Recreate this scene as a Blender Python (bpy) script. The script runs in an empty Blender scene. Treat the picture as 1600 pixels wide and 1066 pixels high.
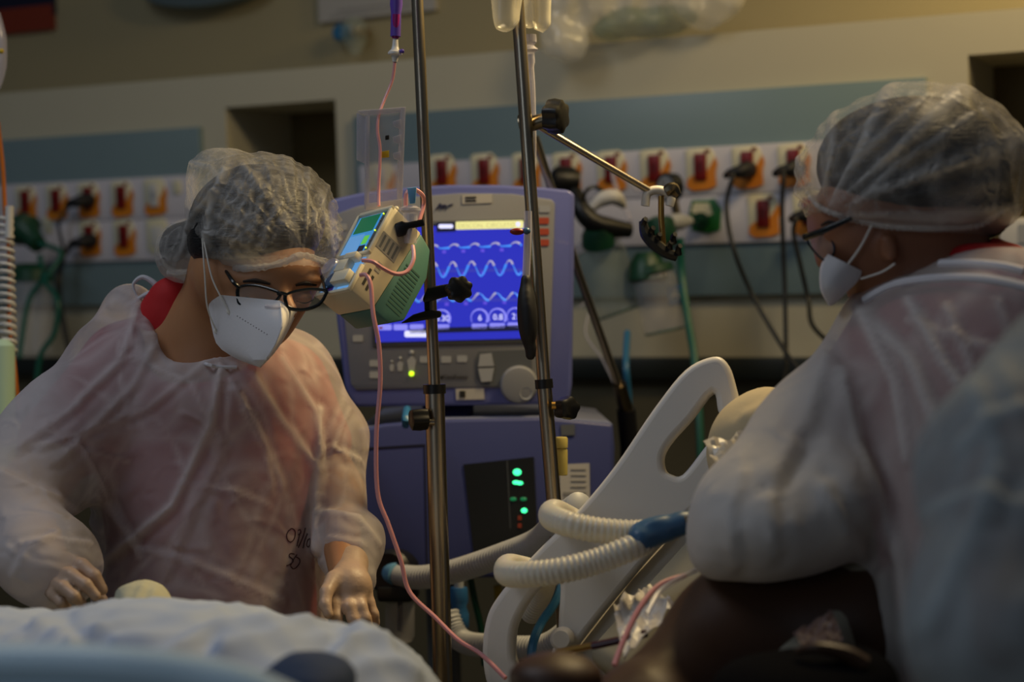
import bpy, bmesh, math, random
import numpy as np
from mathutils import Vector, Matrix
from mathutils.bvhtree import BVHTree
random.seed(7); np.random.seed(7)
SC = bpy.context.scene
COL = SC.collection
# ------------------------------------------------------------------ camera
F = 2700.0
PITCH = 153 / 2700.0
ROLL = 0.031
CAM = Vector((0, 0, 1.35))
fw = Vector((0, math.cos(PITCH), -math.sin(PITCH)))
r0 = Vector((1, 0, 0)); u0 = r0.cross(fw)
rt = math.cos(ROLL) * r0 - math.sin(ROLL) * u0
up = math.sin(ROLL) * r0 + math.cos(ROLL) * u0
cd = bpy.data.cameras.new('camera'); cam = bpy.data.objects.new('camera', cd); COL.objects.link(cam)
cam.matrix_world = Matrix(((rt.x, up.x, -fw.x, CAM.x), (rt.y, up.y, -fw.y, CAM.y), (rt.z, up.z, -fw.z, CAM.z), (0, 0, 0, 1)))
cd.sensor_width = 36; cd.lens = F / 1600 * 36; cd.clip_start = 0.05
cd.dof.use_dof = True; cd.dof.focus_distance = 2.13; cd.dof.aperture_fstop = 3.0
SC.camera = cam
# ------------------------------------------------------------------ world, lamps, exposure
SC.view_settings.view_transform = 'Standard'; SC.view_settings.look = 'None'
SC.view_settings.exposure = 0.0; SC.view_settings.gamma = 1.0; SC.view_settings.use_curve_mapping = False
w = bpy.data.worlds.new('world'); SC.world = w; w.use_nodes = True
w.node_tree.nodes['Background'].inputs[0].default_value = (0.70, 0.82, 1.0, 1)
w.node_tree.nodes['Background'].inputs[1].default_value = 0.042

def area(name, loc, tgt, size, power, col):
    l = bpy.data.lights.new(name, 'AREA'); l.shape = 'RECTANGLE'; l.size = size[0]; l.size_y = size[1]; l.energy = power; l.color = col
    o = bpy.data.objects.new(name, l); COL.objects.link(o); o.location = loc
    o.rotation_euler = (Vector(tgt) - Vector(loc)).to_track_quat('-Z', 'Y').to_euler()
    return o
area('lamp_bed_warm', (0.78, 2.22, 2.45), (-0.2, 2.15, 1.1), (0.35, 0.35), 11.0, (1.0, 0.76, 0.42))
bl = area('fill_nurse_warm', (0.42, 2.42, 2.06), (-0.33, 2.1, 1.05), (0.12, 0.12), 2.5, (1.0, 0.74, 0.34)); bl.data.spread = math.radians(80)  # added unseen fill, narrow spread, warms the left nurse's gown and spares the wall
area('lamp_wall_warm', (1.15, 2.85, 2.35), (1.35, 4.0, 1.9), (0.3, 0.3), 8.0, (1.0, 0.72, 0.30))
area('lamp_ceiling', (-1.3, 1.7, 3.0), (-0.3, 2.3, 1.0), (0.9, 0.9), 10.5, (0.84, 0.90, 1.0))
area('window_daylight', (-1.6, -0.6, 2.0), (0.1, 2.0, 1.0), (1.2, 1.2), 4.4, (0.70, 0.83, 1.0))

# ------------------------------------------------------------------ helpers
def P(px, py, d):
    return CAM + d * (fw + (px - 800) / F * rt - (py - 533) / F * up)

def proj(V):
    """pixel positions of world points (n,3): used to read distances along fabric folds"""
    q = V - np.array(CAM)
    d = q @ np.array(fw)
    return 800 + F * (q @ np.array(rt)) / d, 533 - F * (q @ np.array(up)) / d, d

def hexc(h):
    h = h.lstrip('#'); c = [int(h[i:i + 2], 16) / 255 for i in (0, 2, 4)]
    return tuple(((x / 12.92) if x <= 0.04045 else ((x + 0.055) / 1.055) ** 2.4) for x in c) + (1,)

def mat(name, col, rough=0.5, metal=0.0, alpha=1.0, bump=0.0, bscale=40, vary=0.0, vscale=6, emit=0, ecol=None,
        trans=0.0, ior=1.45, sss=0.0, transl=0.0, ridged=0.0, stretch=None, avar=0.0, spec=0.5, coat=0.0):
    m = bpy.data.materials.new(name); m.use_nodes = True
    nt = m.node_tree; N = nt.nodes; L = nt.links
    b = N['Principled BSDF']; out = N['Material Output']
    c = hexc(col) if isinstance(col, str) else tuple(col) + (1,)
    b.inputs['Base Color'].default_value = c
    b.inputs['Roughness'].default_value = rough; b.inputs['Metallic'].default_value = metal
    b.inputs['Alpha'].default_value = alpha; b.inputs['IOR'].default_value = ior
    b.inputs['Transmission Weight'].default_value = trans
    b.inputs['Specular IOR Level'].default_value = spec
    b.inputs['Coat Weight'].default_value = coat
    if sss: b.inputs['Subsurface Weight'].default_value = sss; b.inputs['Subsurface Radius'].default_value = (0.02, 0.008, 0.004); b.inputs['Subsurface Scale'].default_value = 0.3
    tc = N.new('ShaderNodeTexCoord'); mp = N.new('ShaderNodeMapping')
    L.new(tc.outputs['Object'], mp.inputs['Vector'])
    if stretch: mp.inputs['Scale'].default_value = stretch
    if vary:
        n = N.new('ShaderNodeTexNoise'); n.inputs['Scale'].default_value = vscale; n.inputs['Detail'].default_value = 5
        L.new(mp.outputs[0], n.inputs['Vector'])
        mx = N.new('ShaderNodeMix'); mx.data_type = 'RGBA'
        mx.inputs[6].default_value = tuple(max(0, x * (1 - vary)) for x in c[:3]) + (1,)
        mx.inputs[7].default_value = tuple(min(1, x * (1 + vary)) for x in c[:3]) + (1,)
        L.new(n.outputs['Fac'], mx.inputs[0]); L.new(mx.outputs[2], b.inputs['Base Color'])
    if avar:
        n = N.new('ShaderNodeTexNoise'); n.inputs['Scale'].default_value = 9; n.inputs['Detail'].default_value = 6
        L.new(mp.outputs[0], n.inputs['Vector'])
        r = N.new('ShaderNodeMapRange'); r.inputs[1].default_value = 0.3; r.inputs[2].default_value = 0.7
        r.inputs[3].default_value = alpha - avar; r.inputs[4].default_value = min(1, alpha + avar)
        at = N.new('ShaderNodeAttribute'); at.attribute_name = 'fold'
        ad = N.new('ShaderNodeMath'); ad.operation = 'MULTIPLY_ADD'; ad.use_clamp = True; ad.inputs[1].default_value = .45
        L.new(n.outputs['Fac'], r.inputs[0]); L.new(at.outputs['Fac'], ad.inputs[0]); L.new(r.outputs[0], ad.inputs[2]); r = ad; L.new(r.outputs[0], b.inputs['Alpha'])
    if bump:
        n = N.new('ShaderNodeTexNoise'); n.inputs['Scale'].default_value = bscale; n.inputs['Detail'].default_value = 4
        L.new(mp.outputs[0], n.inputs['Vector'])
        bp = N.new('ShaderNodeBump'); bp.inputs['Strength'].default_value = bump; bp.inputs['Distance'].default_value = 0.004
        L.new(n.outputs['Fac'], bp.inputs['Height']); L.new(bp.outputs[0], b.inputs['Normal'])
    if ridged:
        n = N.new('ShaderNodeTexNoise'); n.noise_type = 'RIDGED_MULTIFRACTAL'; n.normalize = True; n.inputs['Scale'].default_value = bscale * .5; n.inputs['Detail'].default_value = 3; n.inputs['Distortion'].default_value = .6
        L.new(mp.outputs[0], n.inputs['Vector'])
        b2 = N.new('ShaderNodeBump'); b2.inputs['Strength'].default_value = ridged; b2.inputs['Distance'].default_value = 0.010
        L.new(n.outputs['Fac'], b2.inputs['Height'])
        if bump: L.new(bp.outputs[0], b2.inputs['Normal'])
        L.new(b2.outputs[0], b.inputs['Normal'])
        rnorm = b2
    if emit:
        b.inputs['Emission Color'].default_value = hexc(ecol or col); b.inputs['Emission Strength'].default_value = emit
    if transl:
        t = N.new('ShaderNodeBsdfTranslucent'); t.inputs[0].default_value = c
        if ridged: L.new(rnorm.outputs[0], t.inputs['Normal'])
        ms = N.new('ShaderNodeMixShader'); ms.inputs[0].default_value = transl
        tp = N.new('ShaderNodeBsdfTransparent'); m2 = N.new('ShaderNodeMixShader')
        b.inputs['Alpha'].default_value = 1
        L.new(b.outputs[0], ms.inputs[1]); L.new(t.outputs[0], ms.inputs[2])
        L.new(tp.outputs[0], m2.inputs[1]); L.new(ms.outputs[0], m2.inputs[2]); m2.inputs[0].default_value = alpha
        if avar:
            for l in list(L):
                if l.to_node == b and l.to_socket.name == 'Alpha': L.remove(l)
            L.new(r.outputs[0], m2.inputs[0])
        L.new(m2.outputs[0], out.inputs['Surface'])
    return m

def tag(o, label=None, cat=None, group=None, kind=None):
    if label: o['label'] = label
    if cat: o['category'] = cat
    if group: o['group'] = group
    if kind: o['kind'] = kind
    return o

def thing(name, loc, label, cat, group=None):
    o = bpy.data.objects.new(name, None); o.empty_display_size = 0.02; COL.objects.link(o); o.location = loc
    return tag(o, label, cat, group)

def base_of(o):
    """world offset of a parent chain made of unrotated empties/meshes"""
    v = Vector((0, 0, 0))
    while o: v += o.location; o = o.parent
    return v

class MB:
    def __init__(s): s.v = []; s.f = []
    def add(s, vs, fs):
        n = len(s.v); s.v += [Vector(x) for x in vs]; s.f += [tuple(i + n for i in f) for f in fs]; return s
    def hexa(s, c8):
        return s.add(c8, [(0, 3, 2, 1), (4, 5, 6, 7), (0, 1, 5, 4), (1, 2, 6, 5), (2, 3, 7, 6), (3, 0, 4, 7)])
    def prism(s, a, b):
        n = len(a)
        return s.add(list(a) + list(b), [tuple(range(n))[::-1], tuple(range(n, 2 * n))] + [(i, (i + 1) % n, n + (i + 1) % n, n + i) for i in range(n)])
    def sweep(s, pts, rad, n=10, sub=6, cap=True, flat=None, closed=False):
        pts = [Vector(p) for p in pts if p is not None]
        if sub > 1 and len(pts) > 2:
            q = []; m = len(pts)
            rng = range(m) if closed else range(m - 1)
            for i in rng:
                if closed: p0, p1, p2, p3 = pts[i - 1], pts[i], pts[(i + 1) % m], pts[(i + 2) % m]
                else: p0 = pts[max(i - 1, 0)]; p1 = pts[i]; p2 = pts[i + 1]; p3 = pts[min(i + 2, m - 1)]
                for k in range(sub):
                    t = k / sub
                    q.append(0.5 * ((2 * p1) + (p2 - p0) * t + (2 * p0 - 5 * p1 + 4 * p2 - p3) * t * t + (3 * p1 - p0 - 3 * p2 + p3) * t ** 3))
            if not closed: q.append(pts[-1])
        else: q = pts
        M = len(q)
        L = [0]
        for i in range(1, M): L.append(L[-1] + (q[i] - q[i - 1]).length)
        tot = L[-1] or 1
        vs = []; ref = None
        for i in range(M):
            if closed: t = (q[(i + 1) % M] - q[i - 1])
            else: t = q[min(i + 1, M - 1)] - q[max(i - 1, 0)]
            if t.length < 1e-9: t = Vector((0, 0, 1))
            t.normalize()
            if ref is None:
                ref = t.orthogonal() if flat is None else (Vector(flat) - t * Vector(flat).dot(t))
            ref = ref - t * ref.dot(t)
            if flat is not None: ref = Vector(flat) - t * Vector(flat).dot(t)
            ref.normalize(); bi = t.cross(ref)
            rr = rad(L[i], L[i] / tot) if callable(rad) else (rad if not isinstance(rad, (list, tuple)) else None)
            if rr is None:
                x = L[i] / tot * (len(rad) - 1); k = min(int(x), len(rad) - 2); rr = rad[k] + (rad[k + 1] - rad[k]) * (x - k)
            ra, rb = rr if isinstance(rr, tuple) else (rr, rr)
            for j in range(n):
                a = 2 * math.pi * j / n
                vs.append(q[i] + ref * math.cos(a) * ra + bi * math.sin(a) * rb)
        fs = []
        for i in range(M if closed else M - 1):
            i2 = (i + 1) % M
            for j in range(n):
                fs.append((i * n + j, i * n + (j + 1) % n, i2 * n + (j + 1) % n, i2 * n + j))
        if cap and not closed: fs += [tuple(range(n))[::-1], tuple((M - 1) * n + j for j in range(n))]
        return s.add(vs, fs)
    def lathe(s, base, axis, prof, n=24):
        axis = Vector(axis).normalized(); x = axis.orthogonal().normalized(); y = axis.cross(x)
        base = Vector(base); vs = []
        for (h, r) in prof:
            for j in range(n):
                a = 2 * math.pi * j / n; vs.append(base + axis * h + (x * math.cos(a) + y * math.sin(a)) * max(r, 1e-5))
        m = len(prof)
        fs = [(i * n + j, i * n + (j + 1) % n, (i + 1) * n + (j + 1) % n, (i + 1) * n + j) for i in range(m - 1) for j in range(n)]
        fs += [tuple(range(n))[::-1], tuple((m - 1) * n + j for j in range(n))]
        return s.add(vs, fs)
    def ball(s, c, r, n=14):
        rx = r if isinstance(r, (tuple, list)) else (r, r, r)
        vs = []; fs = []; c = Vector(c)
        for i in range(n + 1):
            th = math.pi * i / n
            for j in range(2 * n):
                a = math.pi * j / n
                vs.append(c + rt * (rx[0] * math.sin(th) * math.cos(a)) + fw * (rx[2] * math.sin(th) * math.sin(a)) + up * (rx[1] * math.cos(th)))
        for i in range(n):
            for j in range(2 * n):
                fs.append((i * 2 * n + j, i * 2 * n + (j + 1) % (2 * n), (i + 1) * 2 * n + (j + 1) % (2 * n), (i + 1) * 2 * n + j))
        return s.add(vs, fs)
    def build(s, name, m, parent=None, bevel=0.0, smooth=True, seg=2, center=True, shade=40):
        off = base_of(parent)
        vs = [v - off for v in s.v]
        o_loc = Vector((0, 0, 0))
        if center and vs:
            lo = Vector([min(v[k] for v in vs) for k in range(3)]); hi = Vector([max(v[k] for v in vs) for k in range(3)])
            o_loc = (lo + hi) / 2
            if parent is None: o_loc.z = lo.z
            vs = [v - o_loc for v in vs]
        me = bpy.data.meshes.new(name); me.from_pydata([tuple(v) for v in vs], [], s.f)
        bm = bmesh.new(); bm.from_mesh(me)
        bmesh.ops.remove_doubles(bm, verts=bm.verts, dist=1e-6)
        bmesh.ops.recalc_face_normals(bm, faces=bm.faces)
        if bevel > 0:
            es = [e for e in bm.edges if len(e.link_faces) == 2 and e.calc_face_angle(0) > math.radians(25)]
            bmesh.ops.bevel(bm, geom=es, offset=bevel, segments=seg, affect='EDGES', profile=0.5, clamp_overlap=True)
        bm.to_mesh(me); bm.free()
        if smooth:
            me.shade_smooth()
            try: me.set_sharp_from_angle(angle=math.radians(shade))
            except Exception: pass
        me.materials.append(m)
        o = bpy.data.objects.new(name, me); COL.objects.link(o); o.location = o_loc
        if parent: o.parent = parent
        return o

class Pl:
    """a plane of a device face: q() gives the point of the face seen at a photo position, off metres in front of it"""
    def __init__(s, px, py, d, yaw=0, pitch=0):
        s.o = P(px, py, d)
        n = -(s.o - CAM).normalized()
        n = (Matrix.Rotation(yaw, 3, up) @ Matrix.Rotation(pitch, 3, rt)) @ n
        s.n = n.normalized()
        s.x = (rt - s.n * rt.dot(s.n)).normalized(); s.y = s.n.cross(s.x)
    def q(s, px, py, off=0.0):
        ray = P(px, py, 1) - CAM
        t = (s.o + s.n * off - CAM).dot(s.n) / ray.dot(s.n)
        return CAM + ray * t
    def slab(s, mb, poly, off, th):
        """polygon traced at off, thickness th behind it"""
        a = [s.q(x, y, off) for x, y in poly]
        return mb.prism(a, [p - s.n * th for p in a])
    def path(s, pts, off=0.001): return [s.q(x, y, off) for x, y in pts]
    def ring(s, px, py, r, off=0.001, n=24, ry=None):
        ry = ry or r
        return [s.q(px + r * math.cos(2 * math.pi * i / n), py + ry * math.sin(2 * math.pi * i / n), off) for i in range(n)]

def rr(x0, y0, x1, y1, r, sk=0.0, n=4):
    """rounded rectangle in photo coordinates; sk tilts the horizontal edges"""
    pts = []
    for cx, cy, a0 in ((x1 - r, y0 + r, -90), (x1 - r, y1 - r, 0), (x0 + r, y1 - r, 90), (x0 + r, y0 + r, 180)):
        for i in range(n + 1):
            a = math.radians(a0 + 90 * i / n); pts.append((cx + r * math.cos(a), cy + r * math.sin(a)))
    return [(x, y + sk * (x - x0)) for x, y in pts]

def text(s, loc, x, y, size, m, parent, name='lettering', align='CENTER'):
    c = bpy.data.curves.new('t', 'FONT'); c.body = s; c.size = size; c.align_x = align; c.align_y = 'CENTER'; c.extrude = 0.0003
    o = bpy.data.objects.new('t', c); COL.objects.link(o)
    dg = bpy.context.evaluated_depsgraph_get(); me = bpy.data.meshes.new_from_object(o.evaluated_get(dg))
    bpy.data.objects.remove(o); bpy.data.curves.remove(c)
    X = Vector(x).normalized(); Y = Vector(y).normalized(); Z = X.cross(Y)
    M = Matrix((X, Y, Z)).transposed()
    for v in me.vertices: v.co = M @ v.co
    me.materials.clear(); me.materials.append(m); me.name = name
    ob = bpy.data.objects.new(name, me); COL.objects.link(ob)
    ob.location = Vector(loc) - base_of(parent); ob.parent = parent
    return ob

# ---- organic shapes: a smooth union of tapered limbs and ellipsoids, meshed as one continuous surface
def ell(px, py, d, rx, ry, rz, ang=0, k=0.03, op='add'):
    a = math.radians(ang); s = d / F
    X = rt * math.cos(a) - up * math.sin(a); Y = rt * math.sin(a) + up * math.cos(a)
    return ('e', np.array(P(px, py, d)), np.array([X, Y, fw]), np.array([rx * s, ry * s, rz]), k, op)
def cap_(a, b, k=0.03, op='add', flat=1.0):
    """a, b: (px, py, depth, radius in photo pixels)"""
    return ('c', np.array(P(*a[:3])), np.array(P(*b[:3])), a[3] * a[2] / F, b[3] * b[2] / F, k, op)
def chain(pts, k=0.02):
    return [cap_(pts[i], pts[i + 1], k) for i in range(len(pts) - 1)]
def half(px, py, d, ang, k=0.01, nz=0.0, op='sub'):
    """removes everything on the lower side of a line through (px,py) at angle ang"""
    a = math.radians(ang)
    n = (-(up * math.cos(a)) + rt * (-math.sin(a)) + fw * nz).normalized()
    return ('h', np.array(P(px, py, d)), np.array(n), k, op)
def sdf_eval(prims, X):
    D = None
    for p in prims:
        if p[0] == 'e':
            q = (X - p[1]) @ p[2].T.astype(np.float32); r = p[3]
            k0 = np.linalg.norm(q / r, axis=-1); k1 = np.linalg.norm(q / (r * r), axis=-1)
            d = k0 * (k0 - 1) / np.maximum(k1, 1e-6); k, op = p[4], p[5]
        elif p[0] == 'c':
            a, b = p[1], p[2]; ab = b - a; t = np.clip(((X - a) @ ab) / max(ab @ ab, 1e-9), 0, 1)
            d = np.linalg.norm(X - a - t[..., None] * ab, axis=-1) - (p[3] + t * (p[4] - p[3])); k, op = p[5], p[6]
        else:
            d = -((X - p[1]) @ p[2]); k, op = p[3], p[4]
        if D is None: D = d; continue
        if op == 'add':
            h = np.maximum(k - np.abs(D - d), 0) / k; D = np.minimum(D, d) - h * h * k * 0.25
        else:
            nd = -d; h = np.maximum(k - np.abs(D - nd), 0) / k; D = np.maximum(D, nd) + h * h * k * 0.25
    return D
def bounds(prims, pad):
    lo = np.full(3, 1e9); hi = -lo
    for p in prims:
        if p[-1] == 'sub' or p[0] == 'h': continue
        if p[0] == 'e': R = p[3].max(); lo = np.minimum(lo, p[1] - R); hi = np.maximum(hi, p[1] + R)
        else:
            for c, r in ((p[1], p[3]), (p[2], p[4])): lo = np.minimum(lo, c - r); hi = np.maximum(hi, c + r)
    return lo - pad, hi + pad
def nets(prims, res, iso=0.0, zmin=None):
    lo, hi = bounds(prims, max(iso, 0) + 3 * res)
    if zmin is not None: lo[2] = max(lo[2], zmin)
    n = np.ceil((hi - lo) / res).astype(int) + 1
    ax = [lo[i] + np.arange(n[i]) * res for i in range(3)]
    X = np.stack(np.meshgrid(*ax, indexing='ij'), -1).astype(np.float32)
    V = sdf_eval(prims, X) - iso
    V[0], V[-1], V[:, 0], V[:, -1], V[:, :, 0], V[:, :, -1] = (np.maximum(V[0], .001), np.maximum(V[-1], .001), np.maximum(V[:, 0], .001), np.maximum(V[:, -1], .001), np.maximum(V[:, :, 0], .001), np.maximum(V[:, :, -1], .001))
    m = n - 1
    acc = np.zeros(tuple(m) + (3,)); cnt = np.zeros(tuple(m))
    def sl(o): return V[o[0]:o[0] + m[0], o[1]:o[1] + m[1], o[2]:o[2] + m[2]]
    for axis in range(3):
        others = [a for a in range(3) if a != axis]
        for p in (0, 1):
            for q in (0, 1):
                o0 = [0, 0, 0]; o0[others[0]] = p; o0[others[1]] = q; o1 = list(o0); o1[axis] = 1
                a = sl(o0); b = sl(o1); c = (a < 0) != (b < 0)
                t = np.where(c, a / np.where(c, a - b, 1), 0)
                for ch in range(3): acc[..., ch] += c * (o0[ch] + (t if ch == axis else 0))
                cnt += c
    act = cnt > 0; idx = -np.ones(tuple(m), int); idx[act] = np.arange(act.sum())
    ijk = np.argwhere(act); verts = lo + (ijk + acc[act] / cnt[act][:, None]) * res
    faces = []
    S = V < 0
    for axis in range(3):
        o = [a for a in range(3) if a != axis]
        A = np.take(S, range(0, n[axis] - 1), axis); B = np.take(S, range(1, n[axis]), axis)
        e = np.argwhere(A != B)
        ok = np.all([(e[:, a] > 0) & (e[:, a] < m[a]) for a in o], axis=0); e = e[ok]
        def c(d0, d1):
            z = e.copy(); z[:, o[0]] += d0; z[:, o[1]] += d1; return idx[z[:, 0], z[:, 1], z[:, 2]]
        qd = np.stack([c(-1, -1), c(0, -1), c(0, 0), c(-1, 0)], 1)
        fl = A[e[:, 0], e[:, 1], e[:, 2]] if axis != 1 else ~A[e[:, 0], e[:, 1], e[:, 2]]
        qd[~fl] = qd[~fl][:, ::-1]
        faces.append(qd)
    Fq = np.concatenate(faces); Fq = Fq[(Fq >= 0).all(1)]
    return verts, Fq
def vnormals(V, Fq):
    a = V[Fq[:, 2]] - V[Fq[:, 0]]; b = V[Fq[:, 3]] - V[Fq[:, 1]]; nn = np.cross(a, b)
    N = np.zeros_like(V)
    for i in range(4): np.add.at(N, Fq[:, i], nn)
    return N / np.maximum(np.linalg.norm(N, axis=1, keepdims=True), 1e-12)
def seg_dist(x, y, poly):
    best = np.full(x.shape, 1e9); side = np.zeros(x.shape)
    for (ax, ay), (bx, by) in zip(poly[:-1], poly[1:]):
        dx, dy = bx - ax, by - ay; L2 = dx * dx + dy * dy + 1e-9
        t = np.clip(((x - ax) * dx + (y - ay) * dy) / L2, 0, 1)
        d = np.hypot(x - ax - t * dx, y - ay - t * dy)
        s = np.sign((x - ax) * dy - (y - ay) * dx)
        u = d < best; best = np.where(u, d, best); side = np.where(u, s, side)
    return best, side
def vnoise(X, f, seed=0):
    r = np.random.RandomState(seed); out = np.zeros(len(X))
    for i in range(7):
        k = r.normal(size=3) * f; out += np.sin(X @ k + r.uniform(0, 6.28)) * r.uniform(.5, 1)
    return out / 4
def fold_fn(folds, noise=0.0, nf=25, seed=1, creases=0.0, loose=None):
    """each fold: (polyline, width px, height m); a raised pleat with a furrow beside it"""
    def fn(V, N):
        x, y, d = proj(V)
        face = np.clip(-(N @ np.array(fw)) * 2.5 + 0.3, 0, 1)
        out = np.zeros(len(V)); mask = np.zeros(len(V))
        for poly, wd, h in folds:
            dist, side = seg_dist(x, y, poly)
            s = dist * side / wd
            out += h * (np.exp(-np.sqrt(s * s + .04) * 1.7) - 0.5 * np.exp(-((s - 1.4) ** 2) * 1.8)) * face
            mask = np.maximum(mask, np.exp(-(s * 1.3) ** 2) * min(1, h / .006))
        if noise: out += noise * vnoise(V, nf, seed) + noise * .5 * vnoise(V, nf * 2.3, seed + 5)
        if creases:
            out += creases * (0.5 - np.abs(vnoise(V, nf * 1.2, seed + 9))) + creases * .6 * (0.5 - np.abs(vnoise(V * np.array([1, 1, .5]), nf * 2.2, seed + 11)))
        if creases:
            for q, (ff, sd) in enumerate(((1.2, 9), (2.2, 11), (1.7, 23))):
                mask = np.maximum(mask, np.clip(1 - np.abs(vnoise(V * np.array([1, 1, .6]), nf * ff, seed + sd)) * 7, 0, 1) * .45)
        if loose: mask = np.maximum(mask, loose(x, y))
        fn.mask = mask
        return out
    return fn
def smooth_mesh(V, Fq, it):
    for _ in range(it):
        A = np.zeros_like(V); c = np.zeros(len(V))
        for i in range(4):
            np.add.at(A, Fq[:, i], V[Fq[:, (i + 1) % 4]]); np.add.at(c, Fq[:, i], 1)
            np.add.at(A, Fq[:, i], V[Fq[:, (i - 1) % 4]]); np.add.at(c, Fq[:, i], 1)
        V = V * .4 + .6 * A / np.maximum(c, 1)[:, None]
    return V
BV = {}
def organic(name, prims, m, parent=None, res=0.006, iso=0.0, disp=None, key=None, sm=1, cut=None):
    V, Fq = nets(prims, res, iso)
    if sm: V = smooth_mesh(V, Fq, sm)
    mask = None
    if disp:
        N = vnormals(V, Fq); V = V + N * disp(V, N)[:, None]; mask = getattr(disp, 'mask', None)
    if cut is not None:
        x, y, d = proj(V[Fq].mean(1)); Fq = Fq[~cut(x, y, d)]
    if key: BV[key] = BVHTree.FromPolygons([tuple(v) for v in V], [tuple(int(i) for i in f) for f in Fq])
    off = np.array(base_of(parent)); V = V - off
    c = (V.min(0) + V.max(0)) / 2
    if parent is None: c[2] = V[:, 2].min()
    V = V - c
    me = bpy.data.meshes.new(name)
    me.vertices.add(len(V)); me.vertices.foreach_set('co', V.astype(np.float32).ravel())
    me.loops.add(Fq.size); me.loops.foreach_set('vertex_index', Fq.astype(np.int32).ravel())
    me.polygons.add(len(Fq)); me.polygons.foreach_set('loop_start', np.arange(0, Fq.size, 4, dtype=np.int32))
    me.update(calc_edges=True); me.shade_smooth(); me.materials.append(m)
    if mask is not None:
        at = me.attributes.new('fold', 'FLOAT', 'POINT'); at.data.foreach_set('value', mask.astype(np.float32))
    o = bpy.data.objects.new(name, me); COL.objects.link(o); o.location = Vector(c)
    if parent: o.parent = parent
    return o
def on(key, px, py, off=0.001):
    """the point of a finished surface seen at a photo position"""
    ray = (P(px, py, 1) - CAM).normalized()
    h = BV[key].ray_cast(CAM, ray)
    if h[0] is None: return P(px, py, 2.1) if key in ('body', 'bodyr') or key.startswith('mask') else None
    return h[0] - ray * off
# ------------------------------------------------------------------ materials
M = {}
M['wall'] = mat('wall_paint', '#c2bba2', .7, vary=.05, vscale=3, bump=.03, bscale=60)
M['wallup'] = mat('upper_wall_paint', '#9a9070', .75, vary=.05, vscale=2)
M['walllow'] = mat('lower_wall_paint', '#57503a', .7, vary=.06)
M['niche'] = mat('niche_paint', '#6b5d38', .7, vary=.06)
M['bumper'] = mat('dark_rubber', '#1c211e', .5)
M['slate'] = mat('slate_laminate', '#71868c', .35, vary=.06, vscale=4)
M['strip'] = mat('white_strip', '#cbc8d0', .4)
M['cream'] = mat('cream_plate', '#dcd5b4', .4)
M['orange'] = mat('orange_sticker', '#d9821c', .4)
M['red'] = mat('red_socket', '#741410', .35)
M['redd'] = mat('dark_red_socket', '#5a0d0b', .4)
M['green'] = mat('green_outlet', '#1f6a2c', .4)
M['floor'] = mat('floor_vinyl', '#6b6a5c', .4, vary=.1)
M['black'] = mat('black_plastic', '#101010', .4)
M['blackr'] = mat('black_rubber', '#16161a', .55)
M['cable'] = mat('black_cable', '#141513', .5)
M['chrome'] = mat('steel_tube', '#a89c88', .28, metal=1.0, bump=.02, bscale=8, vary=.25, vscale=12, stretch=(6, 6, 1))
M['chromed'] = mat('dark_steel', '#6f6553', .3, metal=1.0)
M['vblue'] = mat('ventilator_blue', '#6269a6', .4, coat=.2)
M['vblue2'] = mat('ventilator_base_blue', '#3d4476', .45)
M['vgrey'] = mat('ventilator_grey', '#85868a', .5)
M['vgreyd'] = mat('ventilator_dark_grey', '#5a5d60', .5)
M['vlight'] = mat('pale_grey_plastic', '#a3a5a8', .5)
M['vtop'] = mat('ventilator_top_grey', '#767c98', .5)
M['darkpanel'] = mat('dark_panel', '#1b1d1f', .3)
M['label'] = mat('white_label', '#b9b4aa', .6)
M['ink'] = mat('black_ink', '#1c1a18', .6)
M['inkblue'] = mat('blue_ink', '#1d2150', .6)
M['gray_ink'] = mat('grey_ink', '#8f8c86', .6)
M['screen'] = mat('lit_screen', '#10144c', .3, emit=1.0, ecol='#2c31b8')
M['screen2'] = mat('lit_screen_band', '#10144c', .3, emit=1.0, ecol='#3a3cae')
M['scrdark'] = mat('screen_dark_band', '#05060c', .3, emit=1.0, ecol='#191b30')
M['scry'] = mat('lit_yellow_bar', '#8a8750', .3, emit=1.0, ecol='#e6e096')
M['scrt'] = mat('lit_yellow_bar_text', '#55532e', .3, emit=1.0, ecol='#c6c07c')
M['scrw'] = mat('lit_white_mark', '#9a9ab5', .3, emit=1.1, ecol='#d6d8ff')
M['scrtr'] = mat('lit_grey_trace', '#7a7a90', .3, emit=1.0, ecol='#9a98b4')
M['scrb'] = mat('lit_blue_trace', '#3060a0', .3, emit=1.0, ecol='#3f8bf2')
M['scrl'] = mat('lit_lilac_ring', '#5050a0', .3, emit=1.0, ecol='#8a8af0')
M['scrv'] = mat('lit_violet_mark', '#403080', .3, emit=1.0, ecol='#5a4ad0')
M['ledg'] = mat('lit_green_lamp', '#20a060', .3, emit=3.0, ecol='#38e08a')
M['ledgd'] = mat('dim_green_lamp', '#124030', .3, emit=.5, ecol='#1c8a50')
M['ledr'] = mat('dim_red_lamp', '#401010', .3, emit=.35, ecol='#803018')
M['ledy'] = mat('lit_yellow_lamp', '#90c020', .3, emit=2.0, ecol='#c0f020')
M['redtag'] = mat('red_button_label', '#b04a32', .5)
M['pumpb'] = mat('beige_plastic', '#cbbfa2', .45)
M['pumpw'] = mat('ivory_plastic', '#d8d0b8', .4)
M['teal'] = mat('teal_plastic', '#47736c', .5)
M['teald'] = mat('dark_teal_vent', '#2c5449', .6)
M['pscreen'] = mat('lit_pump_screen', '#204060', .3, emit=.9, ecol='#3b86c4')
M['pscreen2'] = mat('lit_pump_panel', '#305070', .3, emit=.9, ecol='#5b92c8')
M['plcd'] = mat('pump_green_display', '#0d3020', .3, emit=.7, ecol='#1a6a48')
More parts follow.
